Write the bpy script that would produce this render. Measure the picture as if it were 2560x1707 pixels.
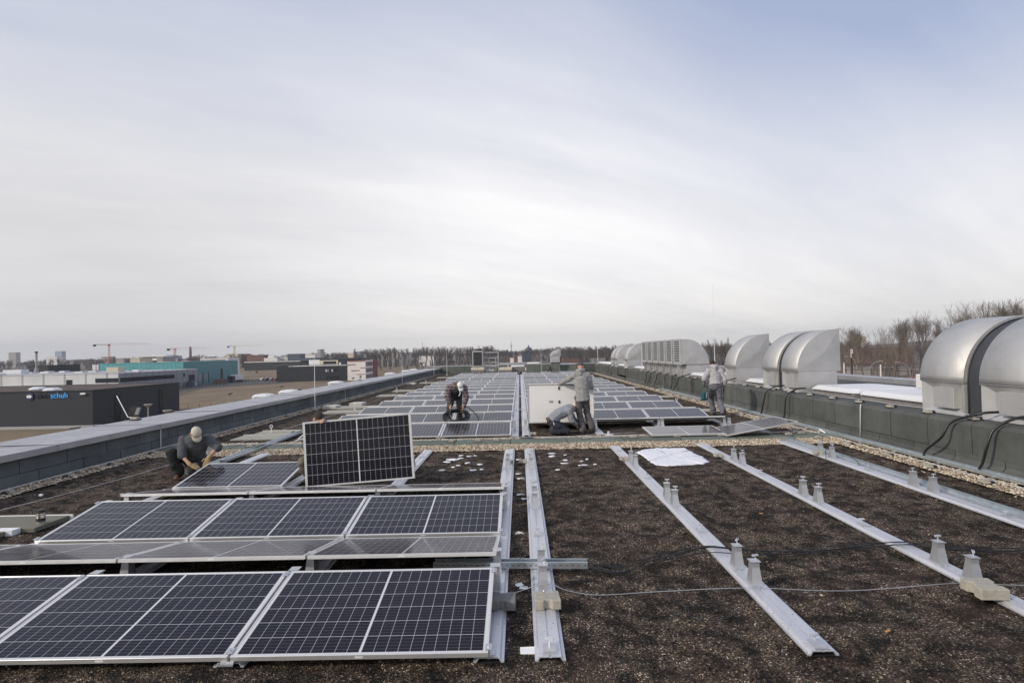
import bpy, bmesh, math, random
import numpy as np
from math import sin, cos, pi, radians, sqrt, atan2
from mathutils import Vector, Matrix
random.seed(7); RNG = np.random.default_rng(7)
SC = bpy.context.scene; COL = SC.collection
for _o in list(bpy.data.objects): bpy.data.objects.remove(_o)

# ------------------------------------------------------------------ camera
CAM = Vector((0.2591, -3.7925, 2.1066)); PITCH, YAW, ROLL = 0.0199, 0.0132, -0.0231
def rot_cam():
    cy, sy, cp, sp, cr, sr = cos(YAW), sin(YAW), cos(PITCH), sin(PITCH), cos(ROLL), sin(ROLL)
    fwd = Vector((-sy*cp, cy*cp, sp))
    r0 = Vector((cy, sy, 0)); u0 = r0.cross(fwd)
    right = r0*cr + u0*sr; up = -r0*sr + u0*cr
    return right, up, fwd
_r, _u, _f = rot_cam()
cam = bpy.data.cameras.new('camera'); camo = bpy.data.objects.new('camera', cam); COL.objects.link(camo)
camo.matrix_world = Matrix(((_r.x, _u.x, -_f.x, CAM.x), (_r.y, _u.y, -_f.y, CAM.y), (_r.z, _u.z, -_f.z, CAM.z), (0, 0, 0, 1)))
cam.sensor_width = 36; cam.lens = 36*1392.2573/2560; cam.clip_start = .05; cam.clip_end = 30000
SC.camera = camo

# ------------------------------------------------------------------ world and sun
SUN_AZ, SUN_EL = radians(-122), radians(28)           # azimuth from +Y, negative to the left
wd = bpy.data.worlds.new('World'); SC.world = wd; wd.use_nodes = True
wt = wd.node_tree; wt.nodes.clear()
class NT:
    def __init__(s, t): s.t = t
    def n(s, ty, **k):
        o = s.t.nodes.new(ty)
        for a, b in k.items(): setattr(o, a, b)
        return o
    def put(s, sock, v):
        if isinstance(v, bpy.types.NodeSocket): s.t.links.new(v, sock)
        elif v is not None:
            if hasattr(sock.default_value, '__len__') and not hasattr(v, '__len__'): v = (v,)*len(sock.default_value)
            if hasattr(v, '__len__') and len(v) == 3 and len(sock.default_value) == 4: v = tuple(v)+(1,)
            sock.default_value = v
    def m(s, op, a, b=None, c=None, clamp=False):
        o = s.n('ShaderNodeMath', operation=op); o.use_clamp = clamp
        for i, v in enumerate((a, b, c)):
            if v is not None: s.put(o.inputs[i], v)
        return o.outputs[0]
    def vm(s, op, a, b=None):
        o = s.n('ShaderNodeVectorMath', operation=op); s.put(o.inputs[0], a)
        if b is not None: s.put(o.inputs[1], b)
        return o.outputs[0]
    def mix(s, f, a, b, blend='MIX'):
        o = s.n('ShaderNodeMix', data_type='RGBA', blend_type=blend)
        s.put(o.inputs[0], f); s.put(o.inputs[6], a); s.put(o.inputs[7], b); return o.outputs[2]
    def noise(s, vec, scale, detail=4, rough=.55, dist=0, w=False):
        o = s.n('ShaderNodeTexNoise'); s.put(o.inputs['Vector'], vec)
        o.inputs['Scale'].default_value = scale; o.inputs['Detail'].default_value = detail
        o.inputs['Roughness'].default_value = rough; o.inputs['Distortion'].default_value = dist
        return o.outputs[1] if w else o.outputs[0]
    def ramp(s, f, stops, interp='LINEAR'):
        o = s.n('ShaderNodeValToRGB'); o.color_ramp.interpolation = interp; s.put(o.inputs[0], f)
        e = o.color_ramp.elements
        while len(e) < len(stops): e.new(.5)
        for x, (p, c) in zip(e, stops):
            x.position = p; x.color = (c, c, c, 1) if not hasattr(c, '__len__') else tuple(c)+(1,)
        return o.outputs[0]
    def rng(s, v, a, b, c=0., d=1., smooth=False):
        o = s.n('ShaderNodeMapRange'); o.clamp = True
        if smooth: o.interpolation_type = 'SMOOTHSTEP'
        for i, x in enumerate((v, a, b, c, d)): s.put(o.inputs[i], x)
        return o.outputs[0]
    def xyz(s, v):
        o = s.n('ShaderNodeSeparateXYZ'); s.put(o.inputs[0], v); return o.outputs
    def comb(s, x, y, z):
        o = s.n('ShaderNodeCombineXYZ')
        for i, v in enumerate((x, y, z)): s.put(o.inputs[i], v)
        return o.outputs[0]
W = NT(wt)
sky = W.n('ShaderNodeTexSky', sky_type='NISHITA'); sky.sun_disc = False
sky.sun_elevation = SUN_EL; sky.sun_rotation = SUN_AZ; sky.air_density = 1.2; sky.dust_density = 2.5; sky.altitude = 50
dirv = W.vm('NORMALIZE', W.n('ShaderNodeTexCoord').outputs['Generated'])
dx, dy, dz = W.xyz(dirv)
zz = W.m('MAXIMUM', dz, 0.0)
# cloud deck coordinates: a flat layer seen from below
den = W.m('ADD', zz, .30)
cu, cv = W.m('DIVIDE', dx, den), W.m('DIVIDE', dy, den)
q1 = W.comb(W.m('ADD', W.m('MULTIPLY', cu, .50), W.m('MULTIPLY', cv, .35)), W.m('SUBTRACT', W.m('MULTIPLY', cv, 1.1), W.m('MULTIPLY', cu, .75)), 3.1)
n1 = W.noise(q1, .62, 5, .5, .5)
q2 = W.comb(W.m('MULTIPLY', cu, .45), W.m('SUBTRACT', W.m('MULTIPLY', cv, 2.4), W.m('MULTIPLY', cu, .9)), 7.7)
n2 = W.noise(q2, 1.25, 7, .55, .35)
cl = W.m('SUBTRACT', W.m('ADD', W.m('MULTIPLY', n1, .65), W.m('MULTIPLY', n2, .35)), .5)
# high thin veil: dense ahead, thinner overhead and to the right
thin = W.m('ADD', W.rng(zz, .18, .58, 0, .70, True), W.m('MULTIPLY', W.rng(dx, -.05, .62, 0, 1, True), W.rng(zz, .02, .45, .10, .55, True)))
n0 = W.noise(W.comb(W.m('ADD', W.m('MULTIPLY', cu, 1.0), cv), W.m('SUBTRACT', W.m('MULTIPLY', cv, 2.6), W.m('MULTIPLY', cu, 2.4)), 12.), 1.3, 9, .6, .8)
cover = W.m('SUBTRACT', W.m('ADD', W.m('ADD', .92, W.m('MULTIPLY', n0, .16)), W.m('MULTIPLY', cl, 1.15)), thin, clamp=True)
hor = W.rng(dz, .0, .17, 0, 1, True)
ccol = W.mix(hor, (.80, .775, .73), (.80, .79, .795))
left = W.m('MULTIPLY', W.rng(dx, -.05, -.62, 0, 1, True), W.rng(dz, .55, .0, .25, 1, True))
ccol = W.mix(W.m('MULTIPLY', left, .8), ccol, (.53, .53, .545))
n3 = W.noise(W.comb(W.m('ADD', W.m('MULTIPLY', cu, 1.1), cv), W.m('SUBTRACT', W.m('MULTIPLY', cv, 3.4), W.m('MULTIPLY', cu, 2.2)), 2.2), 1.7, 9, .62, .7)
glow = W.m('MULTIPLY', W.rng(dx, .62, .05, 0, 1, True), W.m('MULTIPLY', W.rng(dx, -.5, .05, 0, 1, True), W.m('MULTIPLY', W.rng(dz, .0, .10, .3, 1, True), W.rng(dz, .52, .16, 0, 1, True))))
k_ = W.m('ADD', W.m('ADD', 1., W.m('MULTIPLY', glow, .05)), W.m('ADD', W.m('MULTIPLY', cl, .46), W.m('MULTIPLY', W.m('SUBTRACT', n3, .5), .13))); ccol = W.mix(1., ccol, W.comb(k_, k_, k_), 'MULTIPLY')
skyc = W.mix(1., sky.outputs[0], (.10, .10, .10), 'MULTIPLY')
blue = W.mix(.80, skyc, (.37, .425, .60))
fin = W.mix(cover, blue, ccol)
bg = W.n('ShaderNodeBackground'); W.put(bg.inputs[0], fin); bg.inputs[1].default_value = 1.0
W.put(W.n('ShaderNodeOutputWorld').inputs[0], bg.outputs[0])

sl = bpy.data.lights.new('sun', 'SUN'); sl.energy = 2.1; sl.angle = radians(2.5); sl.color = (1, .91, .78)
so = bpy.data.objects.new('sun', sl); COL.objects.link(so)
sdir = Vector((sin(SUN_AZ)*cos(SUN_EL), cos(SUN_AZ)*cos(SUN_EL), sin(SUN_EL)))
so.rotation_euler = sdir.to_track_quat('Z', 'Y').to_euler(); so.location = sdir*60
SC.view_settings.view_transform = 'Standard'; SC.view_settings.look = 'None'
SC.view_settings.exposure = 0.28; SC.view_settings.gamma = 1.0; SC.view_settings.use_curve_mapping = False

# ------------------------------------------------------------------ object helpers
def tag(o, label=None, cat=None, group=None, kind=None):
    if label: o['label'] = label
    if cat: o['category'] = cat
    if group: o['group'] = group
    if kind: o['kind'] = kind
    return o
def thing(name, label, cat, loc=(0, 0, 0), group=None, rz=0):
    o = bpy.data.objects.new(name, None); COL.objects.link(o); o.empty_display_size = .1
    o.location = loc; o.rotation_euler = (0, 0, rz); return tag(o, label, cat, group)
def copy_tree(o, parent=None):
    c = o.copy(); COL.objects.link(c)
    if parent: c.parent = parent
    for ch in list(o.children): copy_tree(ch, c)
    return c
_ORD = 'zeroth first second third fourth fifth sixth seventh eighth ninth tenth eleventh twelfth thirteenth fourteenth fifteenth sixteenth seventeenth eighteenth nineteenth'.split()
_TENS = {2: ('twentieth', 'twenty'), 3: ('thirtieth', 'thirty'), 4: ('fortieth', 'forty'), 5: ('fiftieth', 'fifty'), 6: ('sixtieth', 'sixty')}
def ordn(i):
    if i < 20: return _ORD[i]
    t, u = divmod(i, 10); return _TENS[t][0] if u == 0 else _TENS[t][1]+'-'+_ORD[u]
def mesh_obj(name, v, f, mats, parent=None, smooth=False, mi=None, world=False):
    me = bpy.data.meshes.new(name)
    if world and parent is not None:
        L = parent.location; v = [(a[0]-L.x, a[1]-L.y, a[2]-L.z) for a in v]
    me.from_pydata([tuple(a) for a in v], [], [tuple(a) for a in f]); 
    for m in (mats if isinstance(mats, (list, tuple)) else [mats]): me.materials.append(m)
    if mi is not None: me.polygons.foreach_set('material_index', mi)
    if smooth: me.polygons.foreach_set('use_smooth', [True]*len(f))
    me.update()
    o = bpy.data.objects.new(name, me); COL.objects.link(o)
    if parent is not None: o.parent = parent
    return o
class MB:
    def __init__(s): s.v = []; s.f = []
    def add(s, v, f, M=None):
        b = len(s.v)
        s.v += [tuple(M @ Vector(a)) for a in v] if M is not None else [tuple(a) for a in v]
        s.f += [tuple(i+b for i in q) for q in f]; return s
    def box(s, x0, x1, y0, y1, z0, z1, M=None):
        return s.add([(x0,y0,z0),(x1,y0,z0),(x1,y1,z0),(x0,y1,z0),(x0,y0,z1),(x1,y0,z1),(x1,y1,z1),(x0,y1,z1)],
                     [(0,3,2,1),(4,5,6,7),(0,1,5,4),(1,2,6,5),(2,3,7,6),(3,0,4,7)], M)
    def bbox(s, x0, x1, y0, y1, z0, z1, c=.005, M=None):       # box with chamfered edges
        b = bmesh.new(); bmesh.ops.create_cube(b, size=1)
        for q in b.verts: q.co = Vector((x0 if q.co.x < 0 else x1, y0 if q.co.y < 0 else y1, z0 if q.co.z < 0 else z1))
        bmesh.ops.bevel(b, geom=b.edges[:], offset=c, segments=1, affect='EDGES')
        b.verts.index_update(); v = [tuple(q.co) for q in b.verts]; f = [tuple(w.index for w in q.verts) for q in b.faces]; b.free()
        return s.add(v, f, M)
    def quad(s, a, b, c, d): return s.add([a, b, c, d], [(0, 1, 2, 3)])
    def prism(s, prof, a0, a1, axis='y', closed=True, caps=True, M=None):   # profile in the two other axes
        n = len(prof)
        def P(p, a):
            return (p[0], a, p[1]) if axis == 'y' else ((a, p[0], p[1]) if axis == 'x' else (p[0], p[1], a))
        v = [P(p, a0) for p in prof]+[P(p, a1) for p in prof]
        f = [(i, (i+1) % n, n+(i+1) % n, n+i) for i in range(n if closed else n-1)]
        if caps and closed: f += [tuple(range(n))[::-1], tuple(range(n, 2*n))]
        return s.add(v, f, M)
    def tube(s, pts, r, n=8, caps=True):
        P = [Vector(p) for p in pts]; rr = r if hasattr(r, '__len__') else [r]*len(P)
        vs = []; up = None
        for i, p in enumerate(P):
            t = (P[min(i+1, len(P)-1)]-P[max(i-1, 0)]).normalized()
            if up is None: up = Vector((0, 0, 1)) if abs(t.z) < .9 else Vector((1, 0, 0))
            a = t.cross(up)
            if a.length < 1e-4: a = t.orthogonal()
            a.normalize(); b = a.cross(t).normalized(); up = b
            vs += [p+(a*cos(2*pi*k/n)+b*sin(2*pi*k/n))*rr[i] for k in range(n)]
        f = [(i*n+k, i*n+(k+1) % n, (i+1)*n+(k+1) % n, (i+1)*n+k) for i in range(len(P)-1) for k in range(n)]
        if caps: f += [tuple(range(n))[::-1], tuple((len(P)-1)*n+k for k in range(n))]
        return s.add(vs, f)
    def cyl(s, x, y, z0, z1, r, n=16, r1=None): return s.tube([(x, y, z0), (x, y, z1)], [r, r if r1 is None else r1], n)
    def build(s, name, mat, parent=None, smooth=False, world=False, recalc=False):
        o = mesh_obj(name, s.v, s.f, mat, parent, smooth, world=world)
        if recalc:
            b = bmesh.new(); b.from_mesh(o.data); bmesh.ops.recalc_face_normals(b, faces=b.faces); b.to_mesh(o.data); b.free()
        return o
def autosmooth(o, ang=40):
    o.data.polygons.foreach_set('use_smooth', [True]*len(o.data.polygons))
    b = bmesh.new(); b.from_mesh(o.data)
    for e in b.edges:
        if len(e.link_faces) == 2 and e.calc_face_angle(0) > radians(ang): e.smooth = False
    b.to_mesh(o.data); b.free(); return o
def spline(pts, n=8):
    P = [Vector(p) for p in pts]; out = []
    for i in range(len(P)-1):
        a, b, c, d = P[max(i-1, 0)], P[i], P[i+1], P[min(i+2, len(P)-1)]
        for k in range(n):
            t = k/n; out.append(.5*((2*b)+(c-a)*t+(2*a-5*b+4*c-d)*t*t+(3*b-a-3*c+d)*t**3))
    return out+[P[-1]]

# ------------------------------------------------------------------ materials
def new_mat(name):
    m = bpy.data.materials.new(name); m.use_nodes = True; t = m.node_tree; t.nodes.clear()
    N = NT(t); b = N.n('ShaderNodeBsdfPrincipled'); o = N.n('ShaderNodeOutputMaterial'); t.links.new(b.outputs[0], o.inputs[0])
    return m, N, b
def obco(N): return N.n('ShaderNodeTexCoord').outputs['Object']
def pmat(name, col, rough=.6, metal=0., var=.12, vs=4., bump=0., bs=40., spec=.5, dirt=0., emit=None, coat=0):
    m, N, b = new_mat(name); co = obco(N)
    n = N.noise(co, vs, 5, .6)
    k = N.rng(n, .3, .7, 1-var, 1+var)
    c = N.mix(1., col, N.comb(k, k, k), 'MULTIPLY')
    if dirt:
        d = N.rng(N.noise(co, vs*2.3, 6, .7), .52, .72, 0, dirt); c = N.mix(d, c, (.09, .075, .06))
    N.put(b.inputs['Base Color'], c)
    N.put(b.inputs['Roughness'], N.rng(N.noise(co, vs*3, 3), .3, .7, max(rough-.08, .02), min(rough+.08, 1)))
    b.inputs['Metallic'].default_value = metal; b.inputs['Specular IOR Level'].default_value = spec; b.inputs['Coat Weight'].default_value = coat
    if bump:
        bp = N.n('ShaderNodeBump'); bp.inputs['Strength'].default_value = bump; bp.inputs['Distance'].default_value = .01
        N.put(bp.inputs['Height'], N.noise(co, bs, 4, .6)); N.put(b.inputs['Normal'], bp.outputs[0])
    if emit:
        N.put(b.inputs['Emission Color'], emit[0]); b.inputs['Emission Strength'].default_value = emit[1]
    return m
M = {}
M['alu'] = pmat('aluminium', (.80, .80, .82), .42, .55, .06, 3)
M['alu_frame'] = pmat('anodised_aluminium', (.74, .73, .71), .38, .6, .04, 2)
M['post'] = pmat('mill_aluminium', (.54, .55, .57), .38, .65, .08, 6)
M['galv'] = pmat('galvanised_steel', (.60, .65, .67), .35, .8, .15, 12)
M['steel'] = pmat('steel', (.6, .6, .6), .35, .8, .1, 10)
M['black'] = pmat('black_rubber', (.018, .018, .02), .6, 0, .2, 20)
M['cable'] = pmat('black_cable', (.012, .012, .014), .38, 0, .2, 20)
M['concrete'] = pmat('concrete', (.40, .37, .31), .9, 0, .16, 18, .5, 120, .2)
M['concrete_dark'] = pmat('shaded_concrete', (.20, .195, .19), .9, 0, .16, 18, .5, 120, .2)  # same concrete, with the shade beside the panels put into its colour
M['white'] = pmat('white_plastic', (.82, .82, .82), .45, 0, .03, 3)
M['whitegrp'] = pmat('white_rooflight_frame', (.70, .70, .71), .4, 0, .03, 2)
M['grey_plinth'] = pmat('grey_plinth', (.22, .20, .20), .7, 0, .2, 5, dirt=.3)
M['black_flex'] = pmat('dark_flexible_connector', (.045, .048, .055), .55, 0, .2, 6, .3, 60)
M['mat_grey'] = pmat('walkway_mat', (.36, .35, .30), .9, 0, .12, 6, .4, 150, .2)
M['walk_light'] = pmat('light_mat', (.55, .53, .48), .9, 0, .1, 6, .3, 100, .2)

# --- rail: aluminium with specks of dirt
m, N, b = new_mat('rail_aluminium'); co = obco(N)
sp = N.m('GREATER_THAN', N.noise(co, 55, 2, .5), .685); st = N.rng(N.noise(N.vm('MULTIPLY', co, (1, .25, 1)), 9, 5, .7), .45, .75, 0, .35)
c = N.mix(st, (.64, .64, .67), (.44, .43, .42)); c = N.mix(N.m('MULTIPLY', sp, .85), c, (.06, .055, .05))
N.put(b.inputs['Base Color'], c); b.inputs['Metallic'].default_value = .5; b.inputs['Roughness'].default_value = .42
M['rail'] = m
# --- hood sheet metal
m, N, b = new_mat('hood_sheet_metal'); co = obco(N)
k = N.rng(N.noise(co, 2.2, 5, .6), .3, .7, .90, 1.07); N.put(b.inputs['Base Color'], N.mix(N.rng(N.noise(N.vm('MULTIPLY', co, (6, 6, .6)), 1.5, 5, .7), .55, .75, 0, .35), N.mix(1., (.50, .495, .49), N.comb(k, k, k), 'MULTIPLY'), (.34, .33, .32)))
b.inputs['Metallic'].default_value = .50; b.inputs['Specular IOR Level'].default_value = .4; N.put(b.inputs['Roughness'], N.rng(N.noise(co, 6, 4, .6), .3, .7, .50, .60)); 
M['hood'] = m
# --- bitumen sheet with torched seams, u along the wall, v up
def bitumen(name, ax, c1, c2, seam=1.02):
    m, N, b = new_mat(name); co = N.n('ShaderNodeNewGeometry').outputs['Position']; s = N.xyz(co); u = s[ax]; v = s[2]
    wob = N.m('MULTIPLY', N.m('SUBTRACT', N.noise(co, 3.1, 3), .5), .10)
    up = N.m('GREATER_THAN', v, .21)
    uu = N.m('ADD', N.m('ADD', N.m('DIVIDE', u, seam), wob), N.m('MULTIPLY', up, .37))
    cell = N.m('FLOOR', uu); fr = N.m('FRACT', uu); dd = N.m('MINIMUM', fr, N.m('SUBTRACT', 1, fr))
    lw = N.m('MULTIPLY', N.noise(co, 9, 4), .016)
    l1 = N.m('LESS_THAN', dd, lw)
    hz = N.m('ABSOLUTE', N.m('SUBTRACT', N.m('ADD', v, N.m('MULTIPLY', wob, .25)), .215)); l2 = N.m('LESS_THAN', hz, N.m('MULTIPLY', lw, .8))
    line = N.m('MULTIPLY', N.m('MAXIMUM', l1, N.m('MULTIPLY', l2, N.rng(N.noise(co, .7, 3), .42, .55, .25, 1))), .9)
    wn = N.n('ShaderNodeTexWhiteNoise', noise_dimensions='2D'); N.put(wn.inputs[0], N.comb(cell, up, 0)); 
    k = N.m('MULTIPLY', N.m('ADD', .86, N.m('MULTIPLY', wn.outputs[0], .28)), N.rng(N.noise(co, 1.3, 7, .7), .3, .7, .72, 1.25))
    gr = N.rng(N.noise(co, 260, 2, .8), .35, .65, .8, 1.2)
    c = N.mix(N.noise(co, .9, 4), c1, c2); kk = N.m('MULTIPLY', k, gr); c = N.mix(1., c, N.comb(kk, kk, kk), 'MULTIPLY')
    stn = N.rng(N.noise(N.vm('MULTIPLY', co, (2, 2, .35)), 2.5, 5, .7), .5, .72, 0, .35); c = N.mix(stn, c, (.06, .07, .06))
    c = N.mix(line, c, (.012, .012, .012)); N.put(b.inputs['Base Color'], c); b.inputs['Roughness'].default_value = .85
    b.inputs['Specular IOR Level'].default_value = .25
    bp = N.n('ShaderNodeBump'); bp.inputs['Strength'].default_value = .35; bp.inputs['Distance'].default_value = .004
    N.put(bp.inputs['Height'], N.noise(co, 180, 3, .7)); N.put(b.inputs['Normal'], bp.outputs[0]); return m
M['bitumen'] = bitumen('bitumen_sheet', 1, (.108, .112, .106), (.088, .092, .088))
M['bitumen_left'] = bitumen('slate_bitumen_sheet', 1, (.132, .146, .154), (.108, .122, .124))
M['bitumen_x'] = bitumen('bitumen_sheet_cross', 0, (.16, .18, .155), (.13, .15, .13), 1.3)
# --- solar glass with cell grid (object space: x -.8775...8775, y 0..1.038)
def panel_mat(name, cell, lines=1.):
    m, N, b = new_mat(name); s = N.xyz(obco(N)); x, y = s[0], s[1]
    ax = N.m('ABSOLUTE', x)
    u = N.m('MULTIPLY', N.m('SUBTRACT', ax, .008), 10/.833); v = N.m('MULTIPLY', N.m('SUBTRACT', y, .026), 6/.986)
    def edge(t, w):
        f = N.m('FRACT', t); return N.m('LESS_THAN', N.m('MINIMUM', f, N.m('SUBTRACT', 1, f)), w)
    lu = edge(u, .022); lv = edge(v, .015); mid = N.m('LESS_THAN', ax, .0085)
    bus = edge(N.m('MULTIPLY', v, 5.), .028)
    out = N.m('MAXIMUM', N.m('GREATER_THAN', ax, .843), N.m('MAXIMUM', N.m('LESS_THAN', y, .024), N.m('GREATER_THAN', y, 1.014)))
    wn = N.n('ShaderNodeTexWhiteNoise', noise_dimensions='3D'); oi = N.n('ShaderNodeObjectInfo').outputs['Random']
    N.put(wn.inputs[0], N.comb(N.m('FLOOR', N.m('MULTIPLY', N.m('ADD', x, 1), 10/.833)), N.m('FLOOR', v), oi))
    k = N.m('MULTIPLY', N.m('ADD', .8, N.m('MULTIPLY', wn.outputs[0], .4)), N.m('ADD', .8, N.m('MULTIPLY', oi, .4)))
    c = N.mix(1., cell, N.comb(k, k, k), 'MULTIPLY')
    c = N.mix(N.m('MULTIPLY', bus, .30*lines), c, (.42, .42, .46)); c = N.mix(N.m('MULTIPLY', lu, .62*lines), c, (.55, .55, .56))
    c = N.mix(N.m('MULTIPLY', lv, .70*lines), c, (.6, .6, .61)); c = N.mix(N.m('MAXIMUM', mid, out), c, (.62, .62, .62))
    N.put(b.inputs['Base Color'], c); N.put(b.inputs['Roughness'], N.rng(N.noise(obco(N), 3, 4), .3, .7, .08, .22)); b.inputs['Specular IOR Level'].default_value = .13
    b.inputs['Sheen Weight'].default_value = .09; b.inputs['Sheen Roughness'].default_value = .35; b.inputs['Sheen Tint'].default_value = (.9, .86, .95, 1); b.inputs['Coat Weight'].default_value = .26; b.inputs['Coat Roughness'].default_value = .05; b.inputs['Coat IOR'].default_value = 1.5; b.inputs['Coat Roughness'].default_value = .03; b.inputs['Coat IOR'].default_value = 1.45
    return m
M['glass'] = panel_mat('solar_cells', (.0045, .0040, .0105))
M['backsheet'] = pmat('white_backsheet', (.82, .80, .785), .5, 0, .03, 2)

# --- roof soil (lava substrate with moss)
def mottle(N, co):
    mid = N.noise(co, 4.2, 5, .62, .3); big = N.noise(co, .8, 6, .62); sm = N.noise(co, 14, 4, .6)
    return N.m('MULTIPLY', N.m('MULTIPLY', N.rng(mid, .41, .57, .28, 1.28), N.rng(big, .3, .7, .75, 1.2)), N.rng(sm, .35, .6, .72, 1.15))
def soil_mat():
    m, N, b = new_mat('lava_substrate'); co = N.n('ShaderNodeNewGeometry').outputs['Position']
    vo = N.n('ShaderNodeTexVoronoi'); N.put(vo.inputs['Vector'], co); vo.inputs['Scale'].default_value = 105; vo.inputs['Randomness'].default_value = 1
    r = N.xyz(vo.outputs['Color'])
    c = N.ramp(r[0], [(0, (.010, .009, .009)), (.45, (.027, .021, .018)), (.75, (.058, .044, .035)), (.93, (.115, .090, .070)), (1, (.34, .30, .25))])
    big = N.noise(co, .8, 6, .62); mid = N.noise(co, 5.5, 5, .65)
    dark = N.rng(mid, .34, .60, .42, 1.25); bb = N.rng(big, .3, .7, .75, 1.2); kk = N.m('MULTIPLY', mottle(N, co), 1.9)
    c = N.mix(1., c, N.comb(N.m('MULTIPLY', kk, 1.04), kk, N.m('MULTIPLY', kk, .93)), 'MULTIPLY')
    c = N.mix(N.rng(N.noise(co, 2.3, 5, .6, .4), .5, .68, 0, .45), c, (.062, .036, .026))
    moss = N.rng(N.noise(N.vm('ADD', co, (7, 3, 0)), 3.2, 6, .7), .56, .70, 0, .5); c = N.mix(moss, c, (.026, .030, .014))
    N.put(b.inputs['Base Color'], c); b.inputs['Roughness'].default_value = .95; b.inputs['Specular IOR Level'].default_value = .2
    h = N.m('ADD', N.m('MULTIPLY', vo.outputs['Distance'], -1.2), N.m('MULTIPLY', N.noise(co, 30, 4, .7), .8))
    bp = N.n('ShaderNodeBump'); bp.inputs['Strength'].default_value = 1.; bp.inputs['Distance'].default_value = .012
    N.put(bp.inputs['Height'], h); N.put(b.inputs['Normal'], bp.outputs[0]); return m
M['soil'] = soil_mat()
def stone_mat(name, stops, rough=.85, mot=False):
    m, N, b = new_mat(name)
    at = N.n('ShaderNodeAttribute', attribute_name='rnd'); c = N.ramp(at.outputs['Fac'], stops)
    if mot: kk = mottle(N, N.n('ShaderNodeNewGeometry').outputs['Position']); c = N.mix(1., c, N.comb(N.m('MULTIPLY', kk, 1.04), kk, N.m('MULTIPLY', kk, .93)), 'MULTIPLY')
    k = N.rng(N.noise(obco(N), 60, 3), .3, .7, .8, 1.15); c = N.mix(1., c, N.comb(k, k, k), 'MULTIPLY')
    N.put(b.inputs['Base Color'], c); b.inputs['Roughness'].default_value = rough; b.inputs['Specular IOR Level'].default_value = .3; return m
M['lava'] = stone_mat('lava_stones', [(0, (.014, .011, .010)), (.4, (.042, .032, .026)), (.7, (.088, .064, .050)), (.9, (.15, .115, .092)), (.97, (.17, .14, .11)), (1, (.5, .45, .38))], mot=True)
M['pebble'] = stone_mat('beige_pebbles', [(0, (.24, .18, .125)), (.35, (.46, .37, .27)), (.7, (.64, .54, .40)), (.9, (.74, .66, .54)), (1, (.34, .26, .20))])
m, N, b = new_mat('pebble_bed'); co = N.n('ShaderNodeNewGeometry').outputs['Position']
vo = N.n('ShaderNodeTexVoronoi'); N.put(vo.inputs['Vector'], co); vo.inputs['Scale'].default_value = 34
c = N.ramp(N.xyz(vo.outputs['Color'])[0], [(0, (.16, .12, .085)), (.4, (.38, .30, .22)), (1, (.60, .49, .36))])
c = N.mix(N.rng(vo.outputs['Distance'], .35, .62, 0, .85), c, (.04, .032, .025)); N.put(b.inputs['Base Color'], c); b.inputs['Roughness'].default_value = .9
bp = N.n('ShaderNodeBump'); bp.inputs['Strength'].default_value = 1; bp.inputs['Distance'].default_value = .02
N.put(bp.inputs['Height'], N.m('SUBTRACT', 1, vo.outputs['Distance'])); N.put(b.inputs['Normal'], bp.outputs[0]); M['pebble_bed'] = m
m, N, b = new_mat('snow'); co = obco(N); k = N.rng(N.noise(co, 7, 5, .6), .3, .7, .90, 1.0)
N.put(b.inputs['Base Color'], N.mix(N.rng(N.noise(co, 26, 4, .7), .68, .76, 0, .5), N.mix(1., (.84, .84, .87), N.comb(k, k, k), 'MULTIPLY'), (.3, .27, .24))); b.inputs['Roughness'].default_value = .7
b.inputs['Subsurface Weight'].default_value = .0
bp = N.n('ShaderNodeBump'); bp.inputs['Strength'].default_value = .6; bp.inputs['Distance'].default_value = .02; N.put(bp.inputs['Height'], N.noise(co, 22, 5, .6)); N.put(b.inputs['Normal'], bp.outputs[0]); M['snow'] = m
# --- ground and field
m, N, b = new_mat('far_land'); co = N.n('ShaderNodeNewGeometry').outputs['Position']
c = N.mix(N.rng(N.noise(co, .012, 6, .65), .42, .58), (.060, .055, .042), (.115, .092, .062)); c = N.mix(N.rng(N.noise(co, .15, 5, .6), .5, .65, 0, .6), c, (.045, .040, .034))
N.put(b.inputs['Base Color'], c); b.inputs['Roughness'].default_value = .95; M['land'] = m
m, N, b = new_mat('winter_grass'); co = N.n('ShaderNodeNewGeometry').outputs['Position']
c = N.mix(N.rng(N.noise(N.vm('MULTIPLY', co, (1, .45, 1)), .06, 7, .7), .38, .62), (.135, .096, .058), (.235, .166, .10)); c = N.mix(N.rng(N.noise(co, .9, 5, .7), .45, .7, 0, .5), c, (.115, .098, .050))
c = N.mix(N.rng(N.noise(co, 4, 3, .7), .5, .7, 0, .35), c, (.08, .065, .045))
N.put(b.inputs['Base Color'], c); b.inputs['Roughness'].default_value = .95; M['grass'] = m
M['asphalt'] = pmat('asphalt', (.07, .068, .066), .9, 0, .15, .3)
M['paving'] = pmat('light_paving', (.38, .36, .33), .9, 0, .1, .3)

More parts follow.
